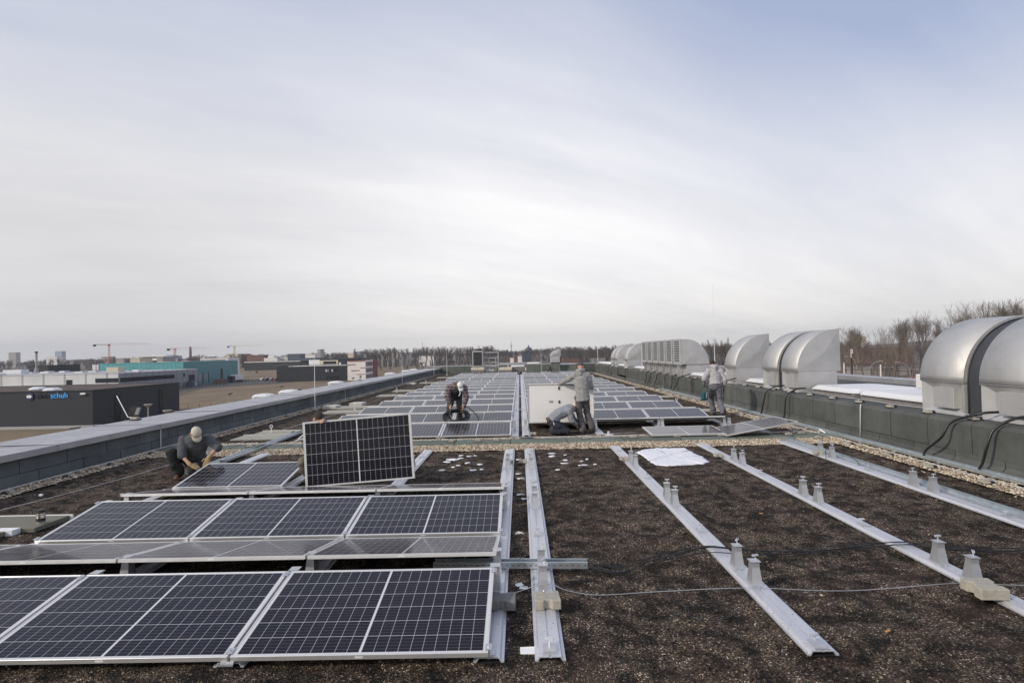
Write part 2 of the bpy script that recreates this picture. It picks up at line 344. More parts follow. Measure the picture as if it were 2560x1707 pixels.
# ------------------------------------------------------------------ ground, field, roads
def sheet(name, pts, z, mat):
    o = mesh_obj(name, [(p[0], p[1], z) for p in pts], [tuple(range(len(pts)))], mat); return tag(o, kind='structure')
R_ = 16000
sheet('ground', [(-R_, -2000), (R_, -2000), (R_, R_), (-R_, R_)], -10.0, M['land'])
sheet('lawn', [(-150, 40), (-96.05, 40), (-96.05, 97.1), (-150, 97.1)], -9.94, M['grass'])
sheet('field', [(-96, 30), (-14, 30), (-14, 80), (-70, 100), (-79, 126), (-60, 700), (-330, 720), (-330, 470), (-155, 318), (-146, 262), (-96, 135)], -9.96, M['grass'])
sheet('meadow', [(-60, 120), (-30, 120), (20, 660), (-140, 660)], -9.93, M['grass'])
sheet('service_road', [(-150, 97.2), (-74, 97.2), (-74, 99.85), (-150, 99.85)], -9.92, M['paving'])
sheet('yard', [(-158, 205), (-140, 205), (-112, 268), (-112, 283), (-148, 306)], -9.90, M['asphalt'])
sheet('street', [(40, 60), (60, 40), (330, 330), (310, 370), (90, 180)], -9.95, M['asphalt'])
sheet('road', [(62, 150), (150, 120), (300, 300), (120, 300)], -9.90, pmat('bare_earth', (.17, .13, .10), .95, 0, .3, .1))

# ------------------------------------------------------------------ the roof we stand on
XL, XR, Y0, YE = -8.4, 7.85, -4.6, 57.0
def soil(name, x0, x1, y0, y1, step, amp):
    nx, ny = int((x1-x0)/step)+1, int((y1-y0)/step)+1
    xs = np.linspace(x0, x1, nx); ys = np.linspace(y0, y1, ny); X, Y = np.meshgrid(xs, ys)
    Z = np.zeros_like(X)
    rg = np.random.default_rng(5)
    for k in range(60):
        f = rg.uniform(2, 22); a = rg.uniform(0, 2*pi); ph = rg.uniform(0, 2*pi)
        Z += np.sin((X*cos(a)+Y*sin(a))*f+ph)*amp/(.5+f*.12)/4
    Z = np.clip(Z, -.02, .02)-.008
    v = np.stack([X.ravel(), Y.ravel(), Z.ravel()], 1); i = np.arange(nx*ny).reshape(ny, nx)
    f = np.stack([i[:-1, :-1].ravel(), i[:-1, 1:].ravel(), i[1:, 1:].ravel(), i[1:, :-1].ravel()], 1)
    return tag(mesh_obj(name, v.tolist(), f.tolist(), M['soil'], smooth=True), kind='structure')
soil('roof_soil', -8.45, 7.85, Y0, 8.30, .06, .012)
sheet('roof_soil_far', [(-8.45, 9.98), (7.85, 9.98), (7.85, YE), (-8.45, YE)], -.004, M['soil'])
sheet('roof_gravel_strip', [(-8.4, 8.28), (7.85, 8.28), (7.85, 9.99), (-8.4, 9.99)], .004, M['pebble_bed'])
sheet('roof_gravel_left', [(-8.4, Y0), (-7.88, Y0), (-7.95, YE), (-8.4, YE)], .012, M['pebble_bed'])
sheet('roof_gravel_right', [(6.97, Y0), (7.42, Y0), (7.42, YE), (6.97, YE)], .012, M['pebble_bed'])
_ICO = None
def stones(name, n, samp, smin, smax, mat, label, zoff=0., flat=.65, power=2.2, seed=1):
    b = bmesh.new(); bmesh.ops.create_icosphere(b, subdivisions=1, radius=1); V = np.array([v.co[:] for v in b.verts]); F = np.array([[v.index for v in f.verts] for f in b.faces]); b.free()
    rg = np.random.default_rng(seed); P = samp(rg, n)
    s = smin+(smax-smin)*rg.random(n)**power; sc = np.stack([s*rg.uniform(.8, 1.35, n), s*rg.uniform(.7, 1.1, n), s*flat*rg.uniform(.7, 1.1, n)], 1)
    a = rg.uniform(0, 2*pi, n); t = rg.uniform(-.5, .5, n)
    jit = 1+rg.uniform(-.22, .22, (n, len(V), 1)); v = V[None]*jit*sc[:, None]
    ca, sa = np.cos(a)[:, None], np.sin(a)[:, None]; ct, st = np.cos(t)[:, None], np.sin(t)[:, None]
    x, y, z = v[..., 0], v[..., 1], v[..., 2]; y, z = y*ct-z*st, y*st+z*ct; x, y = x*ca-y*sa, x*sa+y*ca
    v = np.stack([x+P[:, 0:1], y+P[:, 1:2], z+P[:, 2:3]+zoff+sc[:, 2:3]*.45], -1).reshape(-1, 3).astype(np.float32)
    f = (F[None]+(np.arange(n)*len(V))[:, None, None]).reshape(-1, 3)
    me = bpy.data.meshes.new(name); me.vertices.add(len(v)); me.vertices.foreach_set('co', v.ravel())
    me.loops.add(f.size); me.loops.foreach_set('vertex_index', f.ravel().astype(np.int32)); me.polygons.add(len(f))
    me.polygons.foreach_set('loop_start', np.arange(0, f.size, 3, dtype=np.int32)); me.update(calc_edges=True); me.validate()
    at = me.attributes.new('rnd', 'FLOAT', 'POINT'); at.data.foreach_set('value', np.repeat(rg.random(n), len(V)).astype(np.float32))
    me.polygons.foreach_set('use_smooth', [True]*len(f)); me.materials.append(mat)
    o = bpy.data.objects.new(name, me); COL.objects.link(o); return tag(o, label, 'gravel', kind='stuff')
def s_lava(rg, n):
    # more stones close to the camera, all over the bay
    y = -1.2+9.45*rg.random(n)**1.7; x = rg.uniform(-8, 7.0, n); return np.stack([x, y, np.full(n, -.006)], 1)
stones('lava_gravel', 52000, s_lava, .0035, .013, M['lava'], 'loose dark brown lava gravel covering the near roof soil', 0, .8, 2.6, 3)
def s_ridge(rg, n):
    r = rg.random(n); y = np.where(rg.random(n) < .62, rg.uniform(8.24, 9.06, n), rg.uniform(9.58, 10.03, n)); x = rg.uniform(-8.3, 7.4, n)
    return np.stack([x, y, np.full(n, .004)], 1)
stones('pebble_gravel', 15000, s_ridge, .010, .026, M['pebble'], 'pale beige pebbles in two bands either side of the green sheet strip', 0, .6, 1.4, 4)
def s_left(rg, n):
    y = Y0+6+ (YE-9-Y0-6)*rg.random(n)**1.8; x = rg.uniform(-8.38, -7.86, n); return np.stack([x, y, np.full(n, .012)], 1)
stones('pebble_gravel_left', 7000, s_left, .012, .028, M['pebble'], 'grey beige pebbles along the foot of the left parapet', 0, .6, 1.4, 5)
def s_right(rg, n):
    y = Y0+6+(YE-9-Y0-6)*rg.random(n)**1.6; x = rg.uniform(6.96, 7.44, n)+(rg.random(n) > .97)*rg.uniform(-.2, 0, n); return np.stack([x, y, np.full(n, .012)], 1)
stones('pebble_gravel_right', 7500, s_right, .012, .027, M['pebble'], 'warm beige pebbles along the foot of the right wall', 0, .6, 1.4, 6)
# green bitumen strip across the roof between the two arrays
mb = MB(); mb.prism([(9.05, .0), (9.10, .045), (9.55, .05), (9.60, .0)], -8.3, 7.6, axis='x'); o = mb.build('bitumen_strip', M['bitumen_x'])
tag(o, 'low green bitumen covered strip crossing the roof between pebble bands', 'roof strip')

# left parapet
t = thing('parapet_wall', 'long low left parapet with wide grey metal coping', 'parapet', (-9.1, 9, 0))
mb = MB(); mb.prism([(-9.86, -.1), (-9.86, .50), (-8.43, .50), (-8.40, .0), (-8.40, -.1)], Y0, YE+1.5, 'y'); mb.build('wall', M['bitumen_left'], t, world=True)
cop = pmat('metal_coping', (.40, .40, .42), .45, .5, .16, 1.6, dirt=.25)
mb = MB(); ys = [Y0, .4, 3.4, 6.47, 9.43, 12.5, 15.57, 18.8, 22.02, 25.2, 28.4, 31.6, 34.8, 38., 41.3, 44.5, 47.7, 50.9, 54.1, YE+1.6]
for i, (a, bb_) in enumerate(zip(ys[:-1], ys[1:])):
    dz = .004*(i % 2); mb.prism([(-9.99, .50+dz), (-9.99, .575+dz), (-8.33, .60+dz), (-8.31, .60+dz), (-8.31, .485+dz), (-8.335, .485+dz), (-8.335, .57+dz), (-9.96, .55+dz), (-9.96, .5+dz)], a+.004, bb_-.004, 'y')
c_ = mb.build('coping', cop, t, world=True)
mb = MB()
for y_ in ys[1:-1]: mb.box(-9.97, -8.30, y_-.05, y_+.05, .6045, .607); mb.box(-8.306, -8.302, y_-.05, y_+.05, .488, .607)
mb.build('coping_joint', pmat('joint_cover', (.42, .42, .44), .5, .4, .1, 3), t, world=True)
mb = MB()
for y_ in (9.47, 23.6): mb.box(-8.39, -8.375, y_-.012, y_+.012, 0, .49)
mb.build('drip_strip', M['alu'], t, world=True)
# back parapet
t = thing('parapet_wall', 'grey metal capped parapet closing the far end of the roof', 'parapet', (0, 57, 0))
mb = MB(); mb.box(-9.8, 12, YE, YE+.9, -.1, .72); mb.build('wall', M['bitumen_x'], t, world=True)
mb = MB(); mb.prism([(YE-.06, .70), (YE-.06, .80), (YE+1., .80), (YE+1., .70)], -9.9, 12, 'x'); mb.build('coping', cop, t, world=True)
# lower annex roof outside the left parapet, with domes
t = thing('annex_roof', 'lower grey roof edge hidden outside the left parapet', 'roof', (-11.5, 20, -.3))
MB().box(-13., -9.9, -6, 60, -10, -.15).build('roof', M['bitumen_left'], t, world=True)
# body of the building and the raised roof on the right
t = thing('warehouse', 'grey outer walls of the building under the roof', 'building', (0, 20, -10))
MB().box(-9.8, 13.4, -6, 58.4, -9.99, -.12).build('wall', pmat('render_wall', (.4, .4, .4), .8, 0, .1, 1), t, world=True)
t = thing('raised_roof', 'green bitumen wall and raised roof edge along the right side', 'wall', (8, 20, 0))
mb = MB(); mb.prism([(7.85, -.1), (7.85, .70), (7.90, .755), (8.0, .775), (8.0, -.1)], Y0, 19.2, 'y')
mb.prism([(7.98, -.1), (7.98, .70), (8.03, .755), (8.05, .775), (8.3, -.1)], 19.2, 21.2, 'y')
mb.prism([(7.85, -.1), (7.85, .70), (7.90, .755), (8.0, .775), (8.0, -.1)], 21.2, 36.2, 'y')
mb.prism([(8.35, -.1), (8.35, .70), (8.40, .755), (8.6, .775), (8.6, -.1)], 36.2, 40, 'y')
mb.prism([(7.85, -.1), (7.85, .70), (7.90, .755), (8.0, .775), (8.0, -.1)], 40, 53, 'y')
mb.prism([(5.6, -.1), (5.6, .70), (5.65, .755), (8.0, .775), (8.0, -.1)], 53, YE-.01, 'y')
# toe fillet of bitumen at the foot
mb.prism([(7.60, .0), (7.60, .012), (7.80, .05), (7.851, .12), (7.851, 0)], Y0, 52, 'y')
mb.build('wall', M['bitumen'], t, world=True)
mb = MB(); mb.box(7.99, 12.9, Y0-1, YE+.9, .2, .772); mb.build('roof_sheet', M['bitumen'], t, world=True)
mb = MB(); mb.prism([(12.75, .6), (12.75, .93), (13.45, .93), (13.45, .6)], Y0-1, YE+1, 'y'); mb.build('edge_coping', cop, t, world=True)

# ------------------------------------------------------------------ solar panels
PW, PD, FR = 1.755, 1.038, .035
TILT = math.asin(.18/1.033); PER = 2.508; DD = 1.0173; GAP = .3716
def frame_mb():
    mb = MB(); h = PW/2; r = .012
    mb.bbox(-h, h, 0, r, -FR, 0, .0015); mb.bbox(-h, h, PD-r, PD, -FR, 0, .0015)
    mb.bbox(-h, -h+r, r, PD-r, -FR, 0, .0015); mb.bbox(h-r, h, r, PD-r, -FR, 0, .0015)
    mb.box(-h+r, h-r, r, .03, -FR, -FR+.002); mb.box(-h+r, h-r, PD-.03, PD-r, -FR, -FR+.002)
    return mb
def make_panel(full=True):
    t = thing('solar_panel', 'x', 'solar panel')
    frame_mb().build('frame', M['alu_frame'], t)
    h = PW/2-.0125
    MB().box(-h, h, .0125, PD-.0125, -.0060, -.0022).build('glass', M['glass'], t)
    MB().box(-h, h, .0125, PD-.0125, -.0085, -.0061).build('back_sheet', M['backsheet'], t)
    return t
PANEL = make_panel(); _first = [True]
def place_panel(x, y, z, tilt, label, group=None, rz=0., roll=0.):
    """x,y,z = middle of the near long edge (top of frame); tilt > 0 rises away from us"""
    p = PANEL if _first[0] else copy_tree(PANEL); _first[0] = False
    p.rotation_mode = 'XYZ'
    Mx = Matrix.Translation((x, y, z)) @ Matrix.Rotation(rz, 4, 'Z') @ Matrix.Rotation(roll, 4, 'Y') @ Matrix.Rotation(tilt, 4, 'X')
    p.matrix_world = Mx; p.rotation_euler = Mx.to_euler(); tag(p, label, 'solar panel', group)
    if not group and 'group' in p: del p['group']
    return p
HL, HH = .09, .27
def rowA(xc, y, label, g): return place_panel(xc, y, HL, TILT, label, g)
def rowB(xc, y, label, g): return place_panel(xc, y, HH, -TILT, label, g)
SIDE = {0: 'rightmost', 1: 'middle', 2: 'leftmost'}
XC = [-.8775-1.775*k for k in range(6)]
G1 = 'installed panels of the near array'
rows = [('A', 0., 4, 'front row'), ('B', DD+GAP, 4, 'second row, sloping away'), ('A', PER, 3, 'third row'), ('B', PER+DD+GAP, 3, 'fourth row, sloping away')]
nm = ['first from the walkway', 'second from the walkway', 'third from the walkway', 'fourth from the walkway']
for kind, y, n, txt in rows:
    for k in range(n):
        (rowA if kind == 'A' else rowB)(XC[k], y, 'near solar panel %s, %s' % (nm[k], txt), G1)
for p_ in list(bpy.data.objects):
    if p_.get('category') == 'solar panel': MB().box(-.028, .028, -.0012, -.0002, -FR+.010, -.012).build('sticker', M['white'], p_)
rowA(XC[2], 2*PER, 'lone solar panel being fastened by the squatting worker in beige cap', None)
# --- far arrays
F0, GX = 9.99, .4637
def far_block(side, xs, first_A):
    g = 'panels of the far %s array' % side
    names = ['next to the aisle', 'in the middle', 'at the outer end']
    r = 0
    for k in list(range(10))+[10.98+i for i in range(5)]:
        for kind, off in (('A', 0.), ('B', DD+GAP)):
            if kind == 'A' and k == 0 and not first_A: continue
            r += 1
            if k > 14.5 and kind == 'B': continue
            for j, xc in enumerate(xs):
                lab = 'far %s array panel %s, %s row from the front' % (side, names[j], ordn(r))
                (rowA if kind == 'A' else rowB)(xc, F0+k*PER+off, lab, g)
far_block('left', XC[:3], True)
far_block('right', [GX+.8775+1.775*k for k in range(3)], False)

# ------------------------------------------------------------------ mounting rails with posts
RPROF = [(-.105, .0), (-.105, .012), (-.088, .012), (-.075, .034), (-.008, .034), (-.008, .026), (.008, .026), (.008, .034), (.075, .034), (.088, .012), (.105, .012), (.105, .0), (.085, .0), (.068, .028), (-.068, .028), (-.085, .0)]
def rail_clamp(mb, x, y, z, a=0., s=1.):      # bolt with a small winged plate on top
    mb.tube([(x, y, z), (x, y, z+.035*s)], .004, 6)
    Mx = Matrix.Translation((x, y, z+.036*s)) @ Matrix.Rotation(a, 4, 'Z') @ Matrix.Rotation(.25, 4, 'X')
    mb.box(-.030, .030, -.009, -.004, -.002, .010, Mx); mb.box(-.030, .030, .004, .009, -.002, .010, Mx); mb.box(-.030, .030, -.004, .004, -.003, .001, Mx)
def post_mb(h, lean):
    # sheet bracket: wide foot along the rail, narrow head; lean shifts the head toward the ridge
    mb = MB(); w = .033; b = .034
    a = [(-.075, b), (.075, b), (.040+lean, h-.04), (.040+lean, h), (-.040+lean, h), (-.040+lean, h-.04)]
    h1 = h-.05
    v = [(sx*(w if t else .046), sy*(.036 if t else .064)+(lean if t else 0), z) for t, z in ((0, b), (1, h1), (1, h)) for sx, sy in ((-1, -1), (1, -1), (1, 1), (-1, 1))]
    mb.add(v, [(4*r+i, 4*r+(i+1) % 4, 4*r+4+(i+1) % 4, 4*r+4+i) for r in range(2) for i in range(4)])
    mb.box(-w-.010, w+.010, -.046+lean, .046+lean, h, h+.005)
    mb.box(-.05, .05, -.10, .10, b, b+.004); mb.tube([(.0, -.088, b), (.0, -.088, b+.014)], .007, 6); return mb
def make_rail(name_lab, x, y0, y1, highs, lows, tall=.232, clamps=True, group=None, cat='mounting rail', mods=()):
    t = thing('mounting_rail', name_lab, cat, (x, (y0+y1)/2, .004), group); L = t.location
    mb = MB(); mb.prism(RPROF, y0, y1, 'y', M=Matrix.Translation((x, 0, .006))); mb.build('profile', M['rail'], t, world=True)
    MB().box(x-.10, x+.10, y0+.004, y1-.004, .0, .006).build('protection_mat', M['black'], t, world=True)
    for i, (y, lean, cl) in enumerate(highs):
        p = post_mb(tall, lean).build('post', M['post'], t); p.location = (0, y-L.y, 0)
        if cl:
            c = MB(); rail_clamp(c, .012, lean+(.02 if i % 2 else -.0), tall+.004, random.uniform(-.3, 1.2), 1.1); c.build('clamp', M['alu'], p)
    for i, (y, cl) in enumerate(lows):
        mb = MB(); mb.prism([(-.055, 0), (.055, 0), (.050, .018), (-.050, .018)], -.045, .045, 'x'); mb.box(-.052, .052, -.075, -.070, .0, .012)
        p = mb.build('foot_bracket', M['post'], t); p.location = (0, y-L.y, .034)
        if cl:
            c = MB(); rail_clamp(c, .0, .03, .018, random.uniform(-.4, .9)); c.build('clamp', M['alu'], p)
    for (yy, zz, th) in mods:
        Mx = Matrix.Translation((0, yy-L.y, zz-.004)) @ Matrix.Rotation(th, 4, 'X'); mb = MB(); mb.box(-.022, .022, -.03, .03, .0, .004, Mx); mb.box(-.008, .008, -.028, .028, -.03, .0, Mx); mb.tube([tuple(Mx @ Vector((0, 0, .004))), tuple(Mx @ Vector((0, 0, .012)))], .006, 6); mb.build('panel_clamp', M['post'], t)
    return t
MODS = [(.05, HL+.012, TILT), (.97, HH-.005, TILT), (1.43, HH-.005, -TILT), (2.35, HL+.01, -TILT), (2.56, HL+.012, TILT), (3.48, HH-.005, TILT), (3.94, HH-.005, -TILT), (4.86, HL+.01, -TILT)]
def hp(k0, k1, base, clamp):      # positions of the ridge posts
    out = []
    for k in range(k0, k1): out += [(base+k*PER+1.155, -.0, clamp), (base+k*PER+1.545, .0, clamp)]
    return out
GR = 'aluminium mounting rails of the near bay'
make_rail('aluminium mounting rail along the right edge of the near panels', .0, .03, 8.22, hp(0, 3, 0, False)+[], [(.10, False), (2.60, False), (5.12, True), (7.62, True)], group=GR, mods=MODS)
make_rail('bare aluminium rail right of the walkway gap, running straight away from us', .42, .03, 8.22, hp(0, 3, 0, True), [(.13, True), (2.58, True), (5.15, True), (7.7, True)], group=GR)
make_rail('empty aluminium rail ending at the foreground on the right, crossed by cables', 2.27, .05, 8.35, hp(0, 3, 0, True), [(.13, True), (2.60, True), (5.25, True), (7.75, True)], group=GR)
make_rail('empty aluminium rail with the notched block near its lower end', 4.16, -1.2, 8.45, hp(0, 3, 0, True), [(2.70, True), (5.38, True), (7.8, True)], group=GR)
make_rail('rightmost aluminium rail with a perforated channel alongside it', 5.96, -.8, 8.55, hp(1, 3, .4, True), [(2.88, True), (5.5, True)], group=GR)
for k in range(1, 4):
    make_rail('aluminium rail partly under the near panels, %s left of the walkway' % ordn(k), -1.775*k, .02, 8.32, hp(0, 3, 0, False), [(.05, False), (2.5, False), (5.02, False)] + ([(7.5, True)] if k < 3 else []), group=GR, mods=MODS)
make_rail('aluminium rail under the outer left end of the front panels', -1.775*4, .02, 2.6, hp(0, 1, 0, False), [(.05, False)], group=GR)
GF = 'aluminium rails of the far arrays'
YB = F0+37.6+1.2
for side, xs in (('left', [0, -1.775, -3.55, -5.325]), ('right', [GX, GX+1.775, GX+3.55, GX+5.325])):
    for k, x in enumerate(xs):
        inner = k == 0
        xo = x+(.085 if side == 'left' else -.085) if inner else x
        make_rail('aluminium rail of the far %s array, %s from the aisle' % (side, ordn(k+1)), xo, F0+.0, YB, hp(0, 1, F0, False), [(F0+.06, False)], group=GF)

# cross ties in the aisle between the far arrays
for i, y in enumerate((16.3, 22.4, 31.5)):
    t = thing('cross_tie', 'thin metal tie bridging the two aisle rails, %s from the front' % ordn(i+1), 'tie', (.23, y, .05), 'ties across the aisle')
    MB().box(-.30, .30, -.025, .025, -.002, .012).build('bar', M['alu'], t); MB().box(-.30, -.24, -.04, .04, .012, .03).build('bracket', M['alu'], t)
# cable channel crossing the two walkway rails
def channel(name, label, p0, p1, w, h, mat, slots=True, z=.0, cat='cable tray'):
    a = Vector((p0[0], p0[1], 0)); b = Vector((p1[0], p1[1], 0)); L = (b-a).length; th = atan2(b.y-a.y, b.x-a.x)
    t = thing(name, label, cat, ((a.x+b.x)/2, (a.y+b.y)/2, z), None, th)
    s = .0025; mb = MB(); mb.box(-L/2, L/2, -w/2, w/2, 0, s)
    mb.box(-L/2, L/2, -w/2, -w/2+s, s, h); mb.box(-L/2, L/2, w/2-s, w/2, s, h)
    mb.box(-L/2, L/2, -w/2+s, -w/2+.012, h-s, h); mb.box(-L/2, L/2, w/2-.012, w/2-s, h-s, h)
    mb.build('channel', mat, t)
    if slots:
        mb = MB(); n = int(L/.055)
        for i in range(n):
            x = -L/2+(i+.5)*L/n
            for yy in (-w*.26, w*.26): mb.box(x-.014, x+.014, yy-.004, yy+.004, s+.0005, s+.001)
            mb.box(x-.014, x+.014, -w/2-.0012, -w/2-.0004, h*.45, h*.45+.006)
        mb.build('slots', M['black'], t)
    return t
channel('cable_tray', 'short open steel cable tray lying across the two walkway rails', (-.62, 1.66), (.86, 1.58), .10, .06, M['galv'], True, .046)
channel('cable_tray', 'perforated steel channel running along the rightmost rail', (6.165, -.8), (6.165, 11.3), .17, .05, M['galv'], True, .02)
channel('cable_tray', 'open steel cable tray running straight back at left behind the working man', (-5.80, 6.3), (-5.84, 12.2), .20, .05, M['galv'], False, .03)
# perforated wide tray at the foot of the right wall
tt = channel('cable_tray', 'long perforated galvanised cable tray along the foot of the right wall', (7.56, -3.5), (7.56, 25.5), .20, .05, M['galv'], False, .03)
mb = MB()
for i in range(520):
    x = -14.5+i*.0557
    for r_ in range(3): mb.box(x+(r_ % 2)*.028-.013, x+(r_ % 2)*.028+.013, -.05+r_*.05-.008, -.05+r_*.05+.008, .0030, .0036)
mb.build('perforations', M['black'], tt)
mb = MB()
for i in range(26): mb.box(-14+i*1.12, -14+i*1.12+.04, .09, .12, -.03, .02)
mb.build('feet', M['galv'], tt)

# white offcuts and clips lying between the walkway rails
for (x, y, a, sx, sy, lab) in [(.27, .16, .05, .055, .035, 'blue white plastic tile lying between the rails at the front'), (.21, 1.27, .5, .035, .022, 'small white end cap lying on the soil beside another'), (.245, 1.2, -.2, .038, .018, 'upturned white end cap lying just in front of another')]:
    t = thing('end_cap', lab, 'end cap', (x, y, .004), None, a); MB().bbox(-sx, sx, -sy, sy, 0, .012, .003).build('cap', M['white'], t)
    MB().box(-sx, sx, sy-.003, sy, .012, .02).build('lip', M['white'], t)
# concrete pavers with notches weighing the rails down
def notch_block(x, y, z, rz, label, mat=None, s=1., g=None):
    t = thing('ballast_block', label, 'concrete block', (x, y, z), g, rz)
    p = [(-.105, -.095), (-.035, -.095), (-.022, -.070), (.022, -.070), (.035, -.095), (.105, -.095), (.105, .095), (.035, .095), (.022, .070), (-.022, .070), (-.035, .095), (-.105, .095)]
    mb = MB(); mb.prism([(a*s, b*s) for a, b in p], 0, .075*s, 'z'); o = mb.build('block', mat or M['concrete'], t, recalc=True)
    bm = bmesh.new(); bm.from_mesh(o.data); bmesh.ops.bevel(bm, geom=[e for e in bm.edges if e.calc_face_angle(0) > .5], offset=.005, segments=1, affect='EDGES'); bm.to_mesh(o.data); bm.free()
    return t
notch_block(.435, .80, .042, .06, 'pale notched concrete block on the rail right of the walkway gap')
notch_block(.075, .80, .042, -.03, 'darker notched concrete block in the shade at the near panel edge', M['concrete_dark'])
notch_block(4.02, .86, .042, 1.50, 'notched concrete block on the second bare rail at the right margin', None, 1.15)
for x, y, lab in [(2.17, 6.75, 'small concrete block beside the far post pair of the cable crossed rail'), (.27, 6.72, 'small concrete block on the far part of the rail right of the walkway'), (3.99, 6.9, 'small concrete block beside the far posts of the second bare rail'), (5.9, 6.95, 'pale concrete block behind the post pair on the rightmost rail'), (.02, 6.72, 'small concrete block near the far end of the near panel edge rail'),
                  (.56, F0+.45, 'concrete block at the front end of the right aisle rail'), (2.14, F0+.72, 'concrete block right behind the standing man'), (5.72, F0+.95, 'concrete block at the front right corner of the far right array'), (4.05, F0+.75, 'concrete slab by the middle post of the far right array')]:
    notch_block(x, y, .040 if y < 9 else .01, random.uniform(-.1, .1), lab, None, .72)

# ------------------------------------------------------------------ lightning protection
def support_block():
    t = thing('wire_support', 'x', 'wire support')
    mb = MB(); mb.prism([(-.075, 0), (.075, 0), (.055, .055), (-.055, .055)], -.045, .045, 'y'); mb.build('block', M['concrete'], t)
    MB().prism([(-.085, -.0), (.085, -.0), (.085, .012), (-.085, .012)], -.055, .055, 'y').build('pad', M['black'], t)
    mb = MB(); mb.prism([(-.02, .0), (.05, .0), (.0, .05)], .056, .13, 'y'); mb.build('wedge', M['black'], t)
    MB().tube([(0, 0, .055), (0, 0, .075)], .006, 6).build('clip', M['alu'], t); return t
SUP = support_block(); _fs = [True]
def support(x, y, z, rz, label, g):
    s = SUP if _fs[0] else copy_tree(SUP); _fs[0] = False
    s.location = (x, y, z); s.rotation_euler = (0, 0, rz); tag(s, label, 'wire support', g)
ys = [5.18, 6.40, 7.49, 8.75]+[8.75+1.22*i for i in range(1, 34)]
for i, y in enumerate(ys): support(-8.08-.002*i, y, .012, pi, 'wire support block beside the left parapet, %s from the front' % ordn(i+1), 'wire supports along the left parapet')
ys = [4.6, 5.73, 6.82, 8.06]+[10.2+1.15*i for i in range(30)]
for i, y in enumerate(ys): support(7.10, y, .012, -pi/2, 'wire support block on pebbles by the right wall, %s from the front' % ordn(i+1), 'wire supports by the right wall')
ys = [4.7]+[5.85+1.08*i for i in range(22)]
for i, y in enumerate(ys): support(7.99, y, .775, -pi/2, 'wire support block on top of the right wall, %s from the front' % ordn(i+1), 'wire supports on the right wall')
for i, (x, y) in enumerate([(-6.1, 9.2), (-5.2, 8.55), (-1.4, 9.27), (-.77, 9.27), (-.33, 9.27), (1.76, 9.3), (2.87, 9.32), (3.9, 9.33), (4.92, 9.33), (6.45, 9.25), (6.82, 9.4), (6.95, 8.9)]):
    support(x, y, .045 if 9 < y < 9.6 else .01, .1, 'wire support block on the green cross strip, %s from the left' % ordn(i+1), 'wire supports on the cross strip')
def wire(label, pts, r=.004, mat='alu', name='conductor_wire', cat='wire', n=6, sp=True):
    P = spline(pts, 6) if sp else pts; L = Vector(P[0]); t = thing(name, label, cat, L)
    o = MB().tube([Vector(p)-L for p in P], r, n).build('wire' if name == 'conductor_wire' else 'cable', M[mat], t, smooth=True); return t
wire('grey conductor wire running beside the left parapet', [(-8.08, 3., .09)]+[(-8.08-.002*i+random.uniform(-.01, .01), 5.2+1.22*i, .088) for i in range(34)], .005)
wire('conductor wire running over the blocks by the right wall', [(7.10+random.uniform(-.01, .01), 2+1.15*i, .088) for i in range(36)], .005)
wire('conductor wire running on top of the right wall', [(7.99, 3.5+1.08*i, .855+.01*(i % 2)) for i in range(26)], .005)
wire('conductor wire lying on the green cross strip', [(-7.9, 9.0, .05), (-6.1, 9.2, .12), (-4.2, 9.24, .06), (-1.4, 9.27, .12), (1.76, 9.3, .12), (3.9, 9.33, .12), (6.45, 9.3, .12), (7.1, 9.6, .09)], .004)
wire('pale taut wire crossing the bay in front at post height', [(-.1, .98, .035), (.13, 1., .05), (.44, 1.02, .125), (.62, 1.0, .07), (.9, 1.03, .016), (1.4, 1.08, .014), (2.16, 1.04, .05), (3.0, 1.03, .015), (3.95, 1.06, .05), (4.5, 1.07, .02), (5.4, 1.05, .02)], .003, 'steel')
wire('thin wire lying across the dark soil at left toward the ring posts', [(-7.5, 3.2, .02), (-6.9, 6., .02), (-6.68, 11.6, .03), (-6.4, 18, .03), (-6.6, 27, .03)], .0035)
wire('thin wire hanging along the front of the far right array', [(.6, 9.92, .03), (1.2, 9.86, .02), (2.3, 10.05, .05), (3.1, 10.1, .06)], .0035)
# downlead and rod posts on the right wall
wire('pale downlead rod on the right wall between the two cable hangs', [(7.83, 8.72, .72), (7.80, 8.70, .78), (7.79, 8.70, .70), (7.79, 8.74, .06)], .009, 'white', sp=False)
rod_data = [(-7.93, 18.31, 2.25, 'tall thin lightning rod beside the left parapet, nearest to us'), (-8.2, 36.1, 2.2, 'tall thin lightning rod beside the left parapet, second from us'), (-8.1, 50.2, 2.5, 'thin lightning rod at the far left roof corner'),
            (-7.0, 51.5, 2.4, 'thin lightning rod just right of the far left corner rod'), (8.75, 20.6, 4.9, 'very tall white lightning rod behind the walking man'), (7.93, 51.1, 4.0, 'tall lightning rod behind the capped head of the standing man'), (8.05, 31.9, 2.35, 'lightning rod in front of the far hood pair beside the louvre boxes'), (2.35, 51., 2.3, 'thin lightning rod at the back between the two grey plinths'), (4.1, 50., 1.1, 'short rod at the corner of the low back plinth')]
for x, y, h, lab in rod_data:
    zb = .775 if x > 7.9 else 0.
    t = thing('lightning_rod', lab, 'lightning rod', (x, y, zb)); hh = h-zb
    MB().tube([(0, 0, .05), (0, 0, hh*.55), (0, 0, hh)], [.014 if y < 40 else .018, .012 if y < 40 else .016, .006], 8).build('rod', M['white'], t)
    mb = MB(); mb.cyl(0, 0, 0, .07, .13, 16, .11); mb.build('base', M['concrete'], t)
t = thing('lightning_rod', 'tripod legs of a rod standing before the far parapet', 'tripod', (3.05, 47.5, 0))
